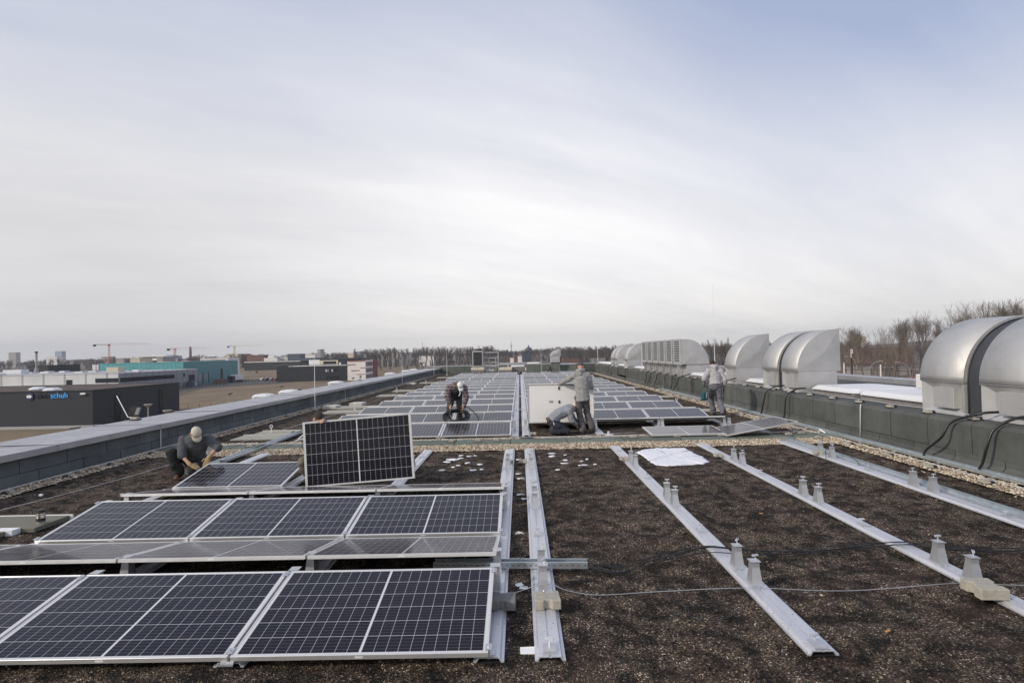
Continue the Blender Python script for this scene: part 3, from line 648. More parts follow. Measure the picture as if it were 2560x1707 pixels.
mb = MB(); mb.tube([(-.35, 0, 0), (0, 0, .75)], .05, 6); mb.tube([(.12, .2, 0), (0, 0, .75)], .05, 6); mb.build('legs', M['black'], t)
for i, (x, y) in enumerate([(-6.68, 11.62), (-6.29, 18.12), (-6.74, 27.67), (-6.5, 36.), (6.1, 17.2)]):
    t = thing('ring_post', 'small white ring topped anchor post on the %s walkway mat' % (['first left', 'second left', 'third left', 'fourth left', 'right side'][i]), 'anchor post', (x, y, .0), 'ring topped anchor posts')
    MB().cyl(0, 0, 0, .18, .011, 10).build('stem', M['white'], t); MB().cyl(0, 0, 0, .02, .04, 14).build('foot', M['white'], t)
    mb = MB(); mb.tube([(.038*cos(a*pi/9), 0, .215+.038*sin(a*pi/9)) for a in range(19)], .010, 6, False); mb.build('ring', M['white'], t)
# ring nuts near the foot of the right wall
t = thing('ring_post', 'silver anchor eye with lever beside the right tray', 'anchor post', (7.35, 9.6, 0)); mb = MB(); mb.cyl(0, 0, 0, .12, .012, 8); mb.tube([(0, 0, .12), (.08, -.15, .03)], .012, 6); mb.build('stem', M['alu'], t)

# walkway mats and slabs on the far left of the arrays
def mat_sheet(label, x0, x1, y0, y1, h=.035, skew=0., mat='mat_grey', edge=True):
    t = thing('walkway_slab', label, 'slab', ((x0+x1)/2, (y0+y1)/2, .0)); cx, cy_ = (x0+x1)/2, (y0+y1)/2
    MB().bbox(x0-cx, x1-cx, y0-cy_, y1-cy_, 0, h, .006).build('slab', M[mat], t)
    if edge: MB().box(x0-cx-.004, x1-cx+.004, y1-cy_+.002, y1-cy_+.022, 0, h+.022).build('edge_strip', M['walk_light'], t)
    return t
mat_sheet('large pale slab with white edge behind the man in the beige cap', -7.25, -5.95, 10.5, 11.2)
mat_sheet('narrow pale slab just behind the larger one at the left', -7.1, -5.75, 11.5, 12.0)
for i, y in enumerate((16.6, 18.3, 24.5, 28.0, 36.5, 45.)): mat_sheet('pale slab left of the far left array, %s from the front' % ordn(i+1), -7.1, -5.35, y, y+.7, .05, 0, 'mat_grey')
for i, y in enumerate((14.7, 20.5, 27)): mat_sheet('pale slab right of the far right array, %s from the front' % ordn(i+1), 5.95, 6.9, y, y+.5, .03)
mat_sheet('bright concrete slab beside the nearest left lightning rod', -7.75, -7.2, 18.6, 19.3, .12, 0, 'walk_light', False)
mat_sheet('second bright concrete slab near the nearest left lightning rod', -7.0, -6.45, 19.7, 20.4, .12, 0, 'walk_light', False)
mat_sheet('bright slab beside the second left lightning rod', -7.8, -7.2, 35.5, 36.3, .12, 0, 'walk_light', False)
# duct-like cover with white strips at the lower left corner
t = thing('roof_hatch', 'flat olive grey hatch with white crossbar at the left margin', 'hatch', (-6.6, 3.1, 0))
mb = MB(); mb.bbox(-1.6, .76, .02, .56, 0, .06, .006); mb.bbox(-1.6, .50, -.55, -.10, 0, .06, .006); mb.build('cover', pmat('olive_cover', (.17, .16, .125), .8, 0, .1, 3), t)
mb = MB(); mb.box(-1.6, .58, -.10, .02, 0, .068); mb.box(-1.6, .80, .56, .575, 0, .07); mb.build('crossbar', M['white'], t)
MB().box(.12, .36, -.07, -.01, .068, .070).build('slot', M['grey_plinth'], t)
t = thing('vent_pipe', 'short chrome vent pipe with black bands at lower left', 'vent pipe', (-5.92, 3.30, 0))
MB().cyl(0, 0, 0, .20, .048, 24).build('pipe', pmat('chrome_pipe', (.75, .72, .66), .2, .9, .05, 5), t, smooth=False)
mb = MB(); mb.cyl(0, 0, .095, .135, .0495, 24); mb.build('band', M['black'], t); MB().cyl(0, 0, .20, .235, .052, 24, .046).build('cap', M['black'], t)
# white golf-ball-like pebble on soil
t = thing('pebble', 'single white round pebble on the dark soil at far left', 'pebble', (-7.38, 4.98, .02)); b = bmesh.new(); bmesh.ops.create_icosphere(b, subdivisions=2, radius=.028)
me = bpy.data.meshes.new('stone'); b.to_mesh(me); b.free(); me.materials.append(M['white']); o = bpy.data.objects.new('stone', me); COL.objects.link(o); o.parent = t; o.scale = (1.2, .9, .8)

# ------------------------------------------------------------------ snow
def snow_patch(label, outline, h, seed, group=None, thingname='snow_patch'):
    cx = sum(p[0] for p in outline)/len(outline); cy = sum(p[1] for p in outline)/len(outline); rg = random.Random(seed)
    P = []
    n = len(outline)
    for i in range(n):
        a, b = outline[i], outline[(i+1) % n]; k = max(1, int(sqrt((a[0]-b[0])**2+(a[1]-b[1])**2)/.035))
        for j in range(k):
            t = j/k; P.append((a[0]+(b[0]-a[0])*t-cx+rg.uniform(-.02, .02), a[1]+(b[1]-a[1])*t-cy+rg.uniform(-.02, .02)))
    ph = rg.uniform(0, 6); big = len(P) > 80; P = [(x*(1+(.03 if big else 0)*sin(i*.33+ph)*sin(i*.071+1)+(.02 if big else 0)*sin(i*.9)), y*(1+(.03 if big else 0)*sin(i*.27+ph)*sin(i*.09)+(.02 if big else 0)*sin(i*1.3))) for i, (x, y) in enumerate(P)]
    rings = [(1., -.004), (.985, h*.55), (.95, h*.9), (.8, h), (.55, h*1.05), (.3, h*.95), (.08, h)]
    v = []; f = []; m_ = len(P)
    for s, z in rings: v += [(x*s, y*s, z+(rg.uniform(-.004, .004) if 0 < s < .96 else 0)*min(1, h/.02)) for x, y in P]
    for r in range(len(rings)-1): f += [(r*m_+i, r*m_+(i+1) % m_, (r+1)*m_+(i+1) % m_, (r+1)*m_+i) for i in range(m_)]
    f.append(tuple((len(rings)-1)*m_+i for i in range(m_)))
    o = mesh_obj(thingname, v, f, M['snow'], smooth=True); o.location = (cx, cy, 0); tag(o, label, 'snow patch', group); return o
snow_patch('large bright rectangular patch of melting snow between two bare rails', [(2.62, 7.70), (2.70, 7.9), (2.85, 8.05), (3.05, 8.07), (3.12, 8.16), (3.25, 8.10), (3.70, 8.10), (3.72, 7.6), (3.75, 7.1), (3.72, 6.62), (3.60, 6.46), (3.3, 6.42), (3.1, 6.36), (2.85, 6.33), (2.70, 6.40), (2.68, 6.6), (2.66, 7.2)], .016, 3)
def blob(cx, cy, rx, ry, sd):
    rg = random.Random(sd); return [(cx+rx*cos(a*pi/5)*rg.uniform(.6, 1.1), cy+ry*sin(a*pi/5)*rg.uniform(.6, 1.1)) for a in range(10)]
from itertools import count
sn = [(-1.13, 7.35, .13, .10), (-.98, 7.45, .07, .05), (-.83, 7.65, .06, .04), (-1.2, 7.1, .10, .08), (-.95, 6.75, .05, .04), (-.8, 6.95, .06, .05), (-.55, 6.8, .05, .04), (-1.2, 6.35, .07, .05), (-.62, 6.3, .09, .05), (-1.02, 6.6, .04, .04), (-.48, 6.35, .04, .03), (-1.0, 7.75, .05, .04), (-.7, 7.7, .05, .03)]
for i, (x, y, a, b_) in enumerate(sn): snow_patch('small snow remnant left of the walkway behind the near panels, %s from the back' % ordn(i+1), blob(x, y, a, b_, i), .012, i, 'small snow remnants left of the walkway')
sn = [(.86, 7.5, .07, .08), (1.1, 7.05, .05, .07), (1.24, 7.2, .04, .04), (1.4, 6.9, .04, .04), (1.38, 6.55, .09, .04), (1.52, 7.1, .04, .05), (1.05, 6.75, .07, .03), (.9, 6.2, .04, .04), (1.15, 7.6, .04, .03), (1.62, 6.6, .03, .03), (.88, 7.8, .1, .04)]
for i, (x, y, a, b_) in enumerate(sn): snow_patch('small snow remnant right of the walkway rails, %s in the scatter' % ordn(i+1), blob(x, y, a, b_, 50+i), .010, i, 'small snow remnants right of the walkway')
for i, (x, y) in enumerate([(.19, 5.9), (.23, 5.55), (.22, 4.5), (.27, 4.25), (.21, 2.75), (.18, 7.2), (-4.1, 6.35), (-4.3, 6.6)]): snow_patch('snow crumb lying %s' % (('in the walkway gap, %s counted from the first' % ordn(i+1)) if i < 6 else 'behind the lone panel, %s piece' % ('left' if i == 7 else 'right')), blob(x, y, .06, .035, 90+i), .012, i, 'snow crumbs')

# ------------------------------------------------------------------ cables on the soil
rg = random.Random(4)
for k in range(5):
    o_ = [rg.uniform(-.085, .085) for _ in range(12)]
    xs = [.84, 1.13, 1.55, 2.1, 2.42, 2.9, 3.46, 4.14, 4.5, 5.2, 6.0, 7.0]; ys_ = [1.63, 1.56, 1.78, 1.97, 1.93, 1.92, 1.95, 2.05, 1.86, 1.86, 1.95, 1.9]
    zs = [.07, .02, .02, .05, .05, .02, .02, .055, .05, .02, .05, .02]
    wire('black cable lying across the bare rails, strand %s of the bundle' % ['one', 'two', 'three', 'four', 'five'][k], [(x, y+o+k*.012-.03, z+.004*k) for x, y, z, o in zip(xs, ys_, zs, o_)], .0042, 'cable', 'power_cable', 'cable')
wire('short black cable tail curling out of the cable tray', [(.86, 1.58, .06), (1.0, 1.75, .06), (1.1, 1.62, .015), (1.08, 1.45, .01), (1.2, 1.33, .012)], .0045, 'cable', 'power_cable', 'cable')
wire('thin black cable loop lying on the soil in front of the pale wire', [(1.40, 1.25, .015), (1.46, 1.08, .01), (1.52, .86, .01), (1.60, .80, .01), (1.70, .84, .015), (1.84, .85, .015), (1.90, .75, .015), (1.86, .62, .015), (1.74, .55, .02), (1.60, .56, .015), (1.54, .66, .01), (1.545, .76, .01), (1.58, .81, .01)], .0042, 'cable', 'power_cable', 'cable')
wire('thin black cable draped over the post pair on the rightmost rail', [(5.0, 5.6, .02), (5.4, 6.0, .02), (5.75, 6.4, .03), (5.95, 6.75, .16), (6.03, 6.6, .18), (6.13, 6.2, .10), (6.02, 5.85, .05)], .006, 'cable', 'power_cable', 'cable')
wire('thin black cable lying on the soil left of the rightmost rail', [(4.6, 4.9, .01), (5.0, 5.0, .012), (5.4, 5.35, .012), (5.6, 5.5, .012)], .005, 'cable', 'power_cable', 'cable')
t = thing('cable_reel_cap', 'flat black rubber disc at the front of the right aisle rail', 'rubber disc', (.38, 9.72, .01)); mb = MB(); mb.cyl(0, 0, 0, .05, .17, 24, .15); mb.cyl(0, 0, .05, .09, .05, 12); mb.build('disc', M['black'], t)
t = thing('anchor_plate', 'round silver anchor plate in front of the far right array', 'anchor plate', (2.42, 10.1, .0)); mb = MB(); mb.cyl(0, 0, 0, .02, .12, 20); mb.cyl(0, 0, .02, .10, .03, 12); mb.build('plate', M['alu'], t)
for x, y, c in [(3.25, 3.3, 0), (2.9, .35, 1)]:
    t = thing('wood_chip', ['small orange wood chip lying between the bare rails', 'orange stub lying on the soil in the right foreground'][c], 'wood chip', (x, y, .01), None, .4*c); MB().bbox(-.022, .022, -.007, .007, 0, .01, .002).build('chip', pmat('orange_chip_%d' % c, (.55, .28, .08), .6), t)
# loose panels lying by the cross strip
place_panel(4.18, 9.31, .11, .05, 'loose solar panel lying flat on the right of the cross strip', None, 0.0)
place_panel(5.82, 9.16, .235, .0, 'loose solar panel propped at an angle behind the flat one', None, .10, -.143)

# ------------------------------------------------------------------ exhaust hoods on the right roof
def hood(label, X, Yn, Yf, z0=.775, zw=1.38, zt=2.56, depth=1.22, group='sheet metal hoods on the right roof', plate=True, flip=False):
    """quarter round hood; front face at X, near side Yn, far side Yf, mouth away from the camera side"""
    w = Yf-Yn; t = thing('exhaust_hood', label, 'exhaust hood', (X, (Yn+Yf)/2, z0), group); t.rotation_euler = (0, 0, 0)
    R = zt-zw; n = 18; prof = []
    for i in range(n+1):
        a = pi-(pi/2)*i/n; prof.append((depth*1.0+depth*cos(a), zw-z0+R*sin(a)))
    H2 = w/2
    # curved shell
    v = [(p[0], -H2, p[1]) for p in prof]+[(p[0], H2, p[1]) for p in prof]; m_ = len(prof)
    f = [(i, i+1, m_+i+1, m_+i) for i in range(m_-1)]
    o = mesh_obj('curved_shell', v, [q[::-1] for q in f], M['hood'], t, True)
    sd = o.modifiers.new('s', 'SOLIDIFY'); sd.thickness = .012; sd.offset = -1
    # sides: cross-broken sheets
    zc = zw-z0
    for s in (-1, 1):
        y = s*(H2-.002)
        c = (depth*.62, y+s*.055, zc+R*.45)
        ring = [(p[0], y, p[1]) for p in prof]+[(depth, y, zc)]
        vv = ring+[c]; k = len(ring); ff = [(i, (i+1) % k, k) for i in range(k)]
        o = mesh_obj('side_sheet', vv, ff if s > 0 else [q[::-1] for q in ff], M['hood'], t)
    # lower box, slightly narrower, with pyramid pressed front
    d2 = depth-.10; e = .012
    mb = MB(); mb.add([(e, -H2+e, 0), (d2, -H2+e, 0), (d2, H2-e, 0), (e, H2-e, 0), (e, -H2+e, zc), (d2, -H2+e, zc), (d2, H2-e, zc), (e, H2-e, zc), (d2*.5, -H2-.006, zc*.5)],
                      [(0, 1, 8), (1, 5, 8), (5, 4, 8), (4, 0, 8), (1, 2, 6, 5), (2, 3, 7, 6), (4, 5, 6, 7)])
    q = .16; a_ = (-.02, -H2+q, q*.8); 
    mb.add([(e, -H2+e, 0), (e, H2-e, 0), (e, H2-e, zc), (e, -H2+e, zc), (.085, -H2+q+.05, .13), (.085, H2-q-.05, .13), (.085, H2-q-.05, zc-.13), (.085, -H2+q+.05, zc-.13)],
           [(0, 1, 5, 4)[::-1], (1, 2, 6, 5)[::-1], (2, 3, 7, 6)[::-1], (3, 0, 4, 7)[::-1], (4, 5, 6, 7)[::-1]])
    mb.build('base_box', M['hood'], t)
    if plate:
        pw = w*.225; MB().bbox(-.045, .09, -pw-.10, pw-.10, .12, zc-.10, .004).build('inspection_cover', M['hood'], t)
    mb = MB(); mb.box(-.006, .02, -H2-.004, H2+.004, zc-.012, zc+.004)
    for i in range(5): mb.cyl(-.006, -H2+w*(i+.5)/5, zc-.008, zc+.008, .008, 6)
    mb.build('seam_flange', M['steel'], t); return t
def flex(label, X, Yn, Yf, z0=.775, zw=1.38, zt=2.56, depth=1.22):
    t = thing('flexible_connector', label, 'duct connector', (X, (Yn+Yf)/2, z0)); w = (Yf-Yn)/2; R = zt-zw; k = .07
    prof = [(k, 0)]
    for i in range(19):
        a = pi-(pi/2)*i/18; prof.append((depth+(depth-k)*cos(a), zw-z0+(R-k*.6)*sin(a)))
    v = [(p[0], -w, p[1]) for p in prof]+[(p[0], w, p[1]) for p in prof]; m_ = len(prof)
    mesh_obj('fabric_band', v, [(m_+i, m_+i+1, i+1, i) for i in range(m_-1)], M['black_flex'], t, True)
    mb = MB()
    for s in (-1, 1): mb.tube([(p[0]-.012 if i < 2 else p[0]-.008, s*(w-.012), p[1]+(.01 if i > 2 else 0)) for i, p in enumerate(prof)], .012, 5)
    mb.build('edge_strip', M['black_flex'], t, smooth=True); return t
hood('nearest large galvanised hood cut by the right edge of the view', 8.20, 4.75, 5.96)
flex('black flexible band between the two nearest large hoods', 8.20, 5.96, 6.30)
hood('large galvanised hood left of the nearest black band', 8.20, 6.30, 7.38)
hood('right hood of the middle pair, showing its cross creased side', 8.22, 12.30, 13.30)
flex('black flexible band between the two middle hoods', 8.22, 13.30, 13.56)
hood('left hood of the middle pair, front plate visible', 8.22, 13.56, 14.62)
hood('single galvanised hood just right of the walking man', 8.02, 16.35, 17.42)
hood('galvanised hood left of the louvre boxes, side half hidden', 7.95, 36.2, 37.5, plate=False)
hood('right hood of the farthest pair at the end of the right wall', 8.1, 41.3, 42.6, plate=False)
flex('dark band between the farthest pair of hoods', 8.1, 42.6, 42.95)
hood('left hood of the farthest pair at the end of the right wall', 8.1, 42.95, 44.3, plate=False)
t = hood('small distant hood standing before the far parapet', 3.2, 49.4, 50.6, 1.08, 1.65, 2.33, .98, None, False)
MB().box(.05, .9, -.5, .5, -.35, 0).build('plinth', M['bitumen_x'], t)
# louvred intake units: mouth with louvres toward us, round back
lou = pmat('louvre_slot_shade', (.035, .045, .055), .6, 0, .2, 8)  # shade inside the louvre slots, put in as flat dark strips
for k in range(6):
    y0 = 22.4+k*1.40; y1 = y0+1.22
    t = thing('louvre_unit', 'louvred intake hood with round back, %s from the near end of its row' % ordn(k+1), 'intake hood', (7.86, (y0+y1)/2, .775), 'louvred intake hoods in a row'); w = (y1-y0)/2
    R = 1.17; prof = []
    for i in range(17):
        a = pi/2-(pi/2)*i/16; prof.append((.20+1.05*cos(a), .60+R*sin(a)))
    prof = [(0, .60), (0, 1.77)]+prof
    n_ = len(prof); v = [(p[0], -w, p[1]) for p in prof]+[(p[0], w, p[1]) for p in prof]
    f = [(i, i+1, n_+i+1, n_+i) for i in range(1, n_-1)]
    for s in (0, 1):
        b_ = s*n_; c = len(v); v.append((.55, (-w-.05) if s == 0 else (w+.05), 1.05)); f += [((b_+i, b_+(i+1) % n_, c) if s else (b_+(i+1) % n_, b_+i, c)) for i in range(n_)]
    f += [(0, n_, n_+1, 1), (n_-1, 2*n_-1, n_, 0)]
    o = mesh_obj('hood_shell', v, f, M['hood'], t)
    mb = MB(); mb.box(.22, 1.18, -w+.06, w-.06, 0, .60); mb.build('base_box', M['hood'], t)
    mb = MB(); mb.bbox(-.10, -.001, -w+.02, w-.10, .56, 1.80, .01); mb.build('casing', M['hood'], t)
    mb = MB()
    for i in range(9): z = .74+i*.112; mb.box(-.103, -.1005, -w+.12, w-.30, z, z+.062)
    mb.build('louvre', lou, t, recalc=True)
    mb = MB(); mb.box(-.08, .1, -.012, .012, 0, .55); mb.build('strut', M['steel'], t)
# black feeds hanging down the wall
for i, (ya, yb, xa) in enumerate([(5.05, 5.30, 7.62), (5.72, 6.5, 7.60), (11.95, 12.05, 7.66), (13.2, 13.5, 7.66), (15.6, 15.0, 7.7), (22.1, 23.3, 7.66), (23.6, 23.9, 7.7), (25.1, 25.0, 7.68), (26.4, 27.4, 7.7), (27.8, 29.0, 7.72), (29.2, 29.6, 7.72), (35.7, 36.1, 7.7), (41.5, 41.9, 7.72), (43.6, 43.8, 7.72)]):
    lab = 'black insulated cable hanging from a hood over the right wall, %s from the front' % ordn(i+1)
    m_ = (ya+yb)/2
    if i == 4: pts = [(8.05, 16.4, 1.0), (7.75, 16.2, .96), (7.5, 15.9, .93)]
    else: pts = [(8.2, ya-.12, .93), (7.98, ya-.02, .90), (7.74, m_-.1*(yb-ya), .72), (xa+.02, m_, .45), (xa, yb-.05, .18), (xa-.02, yb, .06)]
    wire(lab, pts, .022, 'cable', 'hanging_cable', 'cable', 8)
# white rooflights between the hoods
def rooflight(label, x0, x1, y0, y1, zb=.775, h=.16, group='white rooflights on the right roof'):
    t = thing('rooflight', label, 'rooflight', ((x0+x1)/2, (y0+y1)/2, zb), group); a, b_ = (x1-x0)/2, (y1-y0)/2
    c = .16; z0, z1, z2 = .12 if h < .3 else h-.10, (.185 if h < .3 else h-.04), (.215 if h < .3 else h)
    MB().box(-a+.07, a-.07, -b_+.07, b_-.07, 0, z0+.001).build('plinth', M['grey_plinth'] if h < .3 else M['white'], t)
    def ringp(a, b, c, z): return [(-a+c, -b, z), (a-c, -b, z), (a, -b+c, z), (a, b-c, z), (a-c, b, z), (-a+c, b, z), (-a, b-c, z), (-a, -b+c, z)]
    v = ringp(a, b_, c, z0)+ringp(a, b_, c, z0+.025)+ringp(a-.11, b_-.11, c*.9, z1+.045)+ringp(a*.35, b_*.35, c*.5, z2+.03)
    f = []
    for r in range(3): f += [(r*8+i, r*8+(i+1) % 8, (r+1)*8+(i+1) % 8, (r+1)*8+i) for i in range(8)]
    f.append(tuple(range(24, 32))); f.append(tuple(range(8))[::-1]); mesh_obj('dome', v, f, M['whitegrp'], t); return t
rooflight('long white rooflight directly left of the nearest large hoods', 8.45, 10.3, 7.55, 9.95)
rooflight('long white rooflight in front of the middle hood pair side', 8.45, 10.3, 10.1, 12.15)
rooflight('white rooflight between the single hood and the middle pair', 8.25, 9.6, 14.80, 16.25)
rooflight('white rooflight behind the shoulder of the walking man', 8.1, 9.6, 19.9, 22.2)
rooflight('white rooflight left of the louvre boxes on the wall', 8.0, 9.4, 31.2, 34.2)
rooflight('narrow white rooflight between the two farthest hood groups', 8.1, 9.4, 38.2, 40.9)
rooflight('white rooflight at the far end of the right wall', 8.0, 9.4, 44.9, 51.5)
for i, y in enumerate((20.9, 23.6, 30.6, 45, 52, 56)):
    rooflight('white dome rising outside the left parapet, %s from the front' % ordn(i+1), -11.6, -10.7, y-.42, y+.42, -.15, .66 if i < 2 else .72, 'white domes outside the left parapet')
t = thing('junction_box', 'white cabinet on the far side of the raised roof beside the large hood', 'cabinet', (12.1, 12.6, .775)); MB().bbox(-.2, .2, -.35, .2, 0, .42, .02).build('cabinet', M['white'], t); MB().cyl(-.23, -.2, .12, .3, .07, 12).build('vent', M['white'], t)
# wind sensor on the left parapet
for x, y, s, lab in [(-9.75, 10.55, 1., 'black floodlight box with bent rod on the left parapet coping'), (-9.8, 31.0, .9, 'distant camera box with bent rod on the left coping')]:
    t = thing('floodlight', lab, 'floodlight', (x, y, .59)); mb = MB()
    mb.bbox(-.09, .09, -.07, .07, 0, .07, .01); mb.build('base', M['concrete'], t)
    MB().prism([(-.10, -.004), (.12, -.004), (.12, .02), (-.10, .02)], -.09, .09, 'y').build('pad', M['black'], t)
    Mx = Matrix.Translation((.04, .05, .20)) @ Matrix.Rotation(-.5, 4, 'X'); mb = MB(); mb.bbox(-.055, .055, -.02, .02, -.09, .12, .01, Mx); mb.build('lamp_head', pmat('dark_grey_box', (.10, .11, .12), .5), t)
    MB().tube([(-.08, .0, .06), (-.22, .05, .07), (-.62, .20, .62)], .012, 6).build('rod', M['steel'], t)
# radio by the wall
t = thing('site_radio', 'teal and grey site radio with carry frame standing by the right wall', 'radio', (7.50, 18.2, .085), None, .25)
teal = pmat('teal_plastic', (.015, .10, .12), .45); MB().bbox(-.15, .15, -.09, .09, .02, .30, .03).build('body', teal, t)
mb = MB(); mb.bbox(-.02, .13, -.10, -.088, .05, .28, .01); mb.build('front', pmat('grey_plastic', (.4, .4, .42), .5), t)
mb = MB(); mb.tube([(.055, -.103, .10), (.055, -.110, .10)], .05, 16); mb.tube([(.055, -.103, .22), (.055, -.110, .22)], .04, 16); mb.build('speaker', M['black'], t)
mb = MB(); mb.tube([(-.15, 0, .05), (-.15, 0, .44), (-.11, 0, .50), (.08, 0, .50), (.12, 0, .44), (.12, 0, .25)], .014, 8); mb.tube([(-.16, -.08, 0), (.16, -.08, 0)], .018, 8); mb.tube([(-.16, .08, 0), (.16, .08, 0)], .018, 8); mb.build('carry_frame', teal, t)

# ------------------------------------------------------------------ plant at the far end of the roof
t = thing('cooling_unit', 'tall grey cooling unit with black grille and fan on top at the roof end', 'cooling unit', (-3.93, 52, .0))
MB().box(-.62, .62, -.5, .5, 0, .42).build('plinth', M['grey_plinth'], t); MB().bbox(-.66, .66, -.55, .55, .42, .72, .02).build('base', pmat('cream_base', (.62, .57, .46), .7), t)
mb = MB(); mb.bbox(-.52, .52, -.45, .45, .80, 2.36, .02); mb.box(-.45, -.38, -.4, -.3, .72, .8); mb.box(.38, .45, -.4, -.3, .72, .8); mb.build('casing', M['hood'], t)
MB().box(-.43, .43, -.462, -.452, .90, 2.24).build('grille', pmat('dark_grille', (.035, .036, .04), .7), t); MB().cyl(.08, 0, 2.36, 2.56, .36, 20, .33).build('fan', M['black'], t)
t = thing('pipe_rack', 'steel rack of insulated pipes right of the cooling unit', 'pipe rack', (-2.6, 52, 0)); mb = MB()
for z in (.75, 1.15, 1.62, 2.15): mb.tube([(-.75, 0, z), (.75, .1, z)], .06, 8)
for x in (-.7, -.2, .45, .7): mb.box(x-.03, x+.03, -.03, .03, 0, 2.2 if x > .5 else 1.7)
mb.tube([(.72, 0, 2.12), (.72, 0, 1.05), (5.0, .2, 1.05)], .055, 8); mb.box(-.6, .3, -.2, .2, .3, .5); mb.build('pipes', M['hood'], t)
mb = MB(); mb.tube([(.6, 0, .95), (5.0, .2, .95)], .05, 8); mb.box(2.7, 2.8, -.05, .05, 0, 1.0); mb.build('supports', M['steel'], t)
t = thing('cream_base', 'low cream coloured equipment base near the end of the left array', 'plinth', (-1.15, 51.6, 0)); MB().box(-.58, .58, -.5, .5, 0, .38).build('plinth', M['grey_plinth'], t); MB().bbox(-.63, .63, -.55, .55, .38, .66, .02).build('top', pmat('cream_top', (.66, .60, .5), .7), t)
t = thing('duct_box', 'low dark roof unit with white trim at the end of the aisle', 'roof unit', (.15, 52.5, 0)); MB().bbox(-.9, .6, -.6, .6, .2, .75, .02).build('body', M['grey_plinth'], t); mb = MB(); mb.box(-.75, .55, -.63, -.61, .68, .86); mb.box(-1.1, -1.05, -.6, -.55, 0, .9); mb.box(.62, .72, -.62, -.5, .3, .6); mb.build('trim', M['white'], t)
t = thing('roof_box', 'green grey bitumen clad shaft with white lid beyond the right array', 'roof shaft', (1.55, 49.3, 0)); MB().box(-.70, .68, -.8, .8, 0, 1.0).build('shaft', M['bitumen_x'], t); mb = MB(); mb.prism([(-.62, 1.0), (-.5, 1.14), (.5, 1.14), (.62, 1.0)], -.7, .7, 'y'); mb.build('lid', M['white'], t)
t = thing('roof_box', 'wide low green clad shaft with grey cap right of the small distant hood', 'roof shaft', (4.75, 51.2, 0)); MB().box(-.55, .9, -1.2, 1.2, 0, .80).build('shaft', M['bitumen_x'], t); MB().box(-.6, .95, -1.25, 1.25, .80, .87).build('cap', cop, t)

# ------------------------------------------------------------------ buildings beyond the roof
def at(px, d): return (CAM.x+(px-1299)/1392*d, CAM.y+d)          # bearing of a far thing seen from the roof, at distance d
GZ = -10.
def bmat(name, col, rough=.7, ribs=0, var=.08, axis=0, metal=0.):
    m, N, b = new_mat(name); co = N.n('ShaderNodeNewGeometry').outputs['Position']
    k = N.rng(N.noise(co, .25, 5, .6), .3, .7, 1-var, 1+var); c = N.mix(1., col, N.comb(k, k, k), 'MULTIPLY')
    if ribs:
        s = N.xyz(co); f = N.m('FRACT', N.m('MULTIPLY', N.m('ADD', s[0], s[1]), ribs)); c = N.mix(N.m('MULTIPLY', N.m('LESS_THAN', f, .10), .45), c, (.02, .02, .02))
    N.put(b.inputs['Base Color'], c); b.inputs['Roughness'].default_value = rough; b.inputs['Metallic'].default_value = metal; return m
MD = dict(dark=bmat('anthracite_cladding', (.013, .017, .026), .55, .9), darkroof=bmat('brown_green_roof', (.075, .05, .04), .95, 0, .35), whiteclad=bmat('white_cladding', (.60, .60, .59), .5, .125),
          grey=bmat('grey_cladding', (.235, .24, .27), .5, .25), teal=bmat('teal_cladding', (.085, .30, .31), .5, .5), teal_shaded=bmat('teal_cladding_shaded', (.075, .235, .255), .5, .5), roof=bmat('pale_flat_roof', (.36, .36, .40), .8, 0, .2), win=bmat('dark_window', (.018, .022, .028), .15),
          beige=bmat('beige_render', (.55, .50, .38), .8), red=bmat('dark_red_trim', (.20, .028, .035), .6), cream=bmat('white_render', (.74, .70, .68), .8), brick=bmat('red_brick', (.15, .085, .07), .85, 0, .2), concrete=bmat('far_concrete', (.34, .32, .30), .9, 0, .15), blue=bmat('blue_grey_render', (.30, .36, .42), .7), navy=bmat('navy_cladding', (.045, .06, .085), .5))
def bld(label, x0, x1, y0, y1, h, wall, roof='roof', name='warehouse', cat='building', z0=GZ, group=None, par=.25):
    t = thing(name, label, cat, ((x0+x1)/2, (y0+y1)/2, z0), group)
    MB().box(x0, x1, y0, y1, z0, z0+h).build('wall', MD[wall], t, world=True)
    mb = MB(); mb.box(x0-.15, x1+.15, y0-.15, y0+.3, z0+h, z0+h+par); mb.box(x0-.15, x1+.15, y1-.3, y1+.15, z0+h, z0+h+par); mb.box(x0-.15, x0+.3, y0+.3, y1-.3, z0+h, z0+h+par); mb.box(x1-.3, x1+.15, y0+.3, y1-.3, z0+h, z0+h+par); mb.build('parapet', MD[wall], t, world=True)
    MB().box(x0+.3, x1-.3, y0+.3, y1-.3, z0+h+.01, z0+h+.08).build('roof', MD[roof], t, world=True); return t
def part(t, name, mat, *bx):
    mb = MB()
    for b in bx: mb.box(*b)
    return mb.build(name, MD.get(mat) or M[mat], t, world=True)
# dark shop building with the illuminated lettering
t = bld('black clad building with the illuminated lettering on its front', -150, -80.4, 100.3, 127, 6.75, 'dark', 'darkroof', par=.18)
part(t, 'window', 'win', (-80.42, -80.30, 106, 107.6, -9.8, -4.6)); part(t, 'window', 'win', (-80.42, -80.30, 119.6, 120.8, -9.6, -4.2))
part(t, 'plinth', 'paving', (-150, -80.2, 99.9, 100.25, -9.99, -9.7)); part(t, 'lamp', 'white', (-82.5, -81.6, 99.9, 100.25, -3.9, -3.6)); part(t, 'lamp', 'white', (-99.5, -99.1, 99.9, 100.25, -6.3, -6.0))
for x, y in ((-98.4, 109), (-91., 103.8)):
    r = mesh_obj('roof_dome', *(lambda a: (a.v, a.f))(MB().tube([(x, y, -3.2), (x, y, -2.95), (x, y, -2.65)], [1.6, 1.45, .8], 8)), M['whitegrp'], t, world=True)
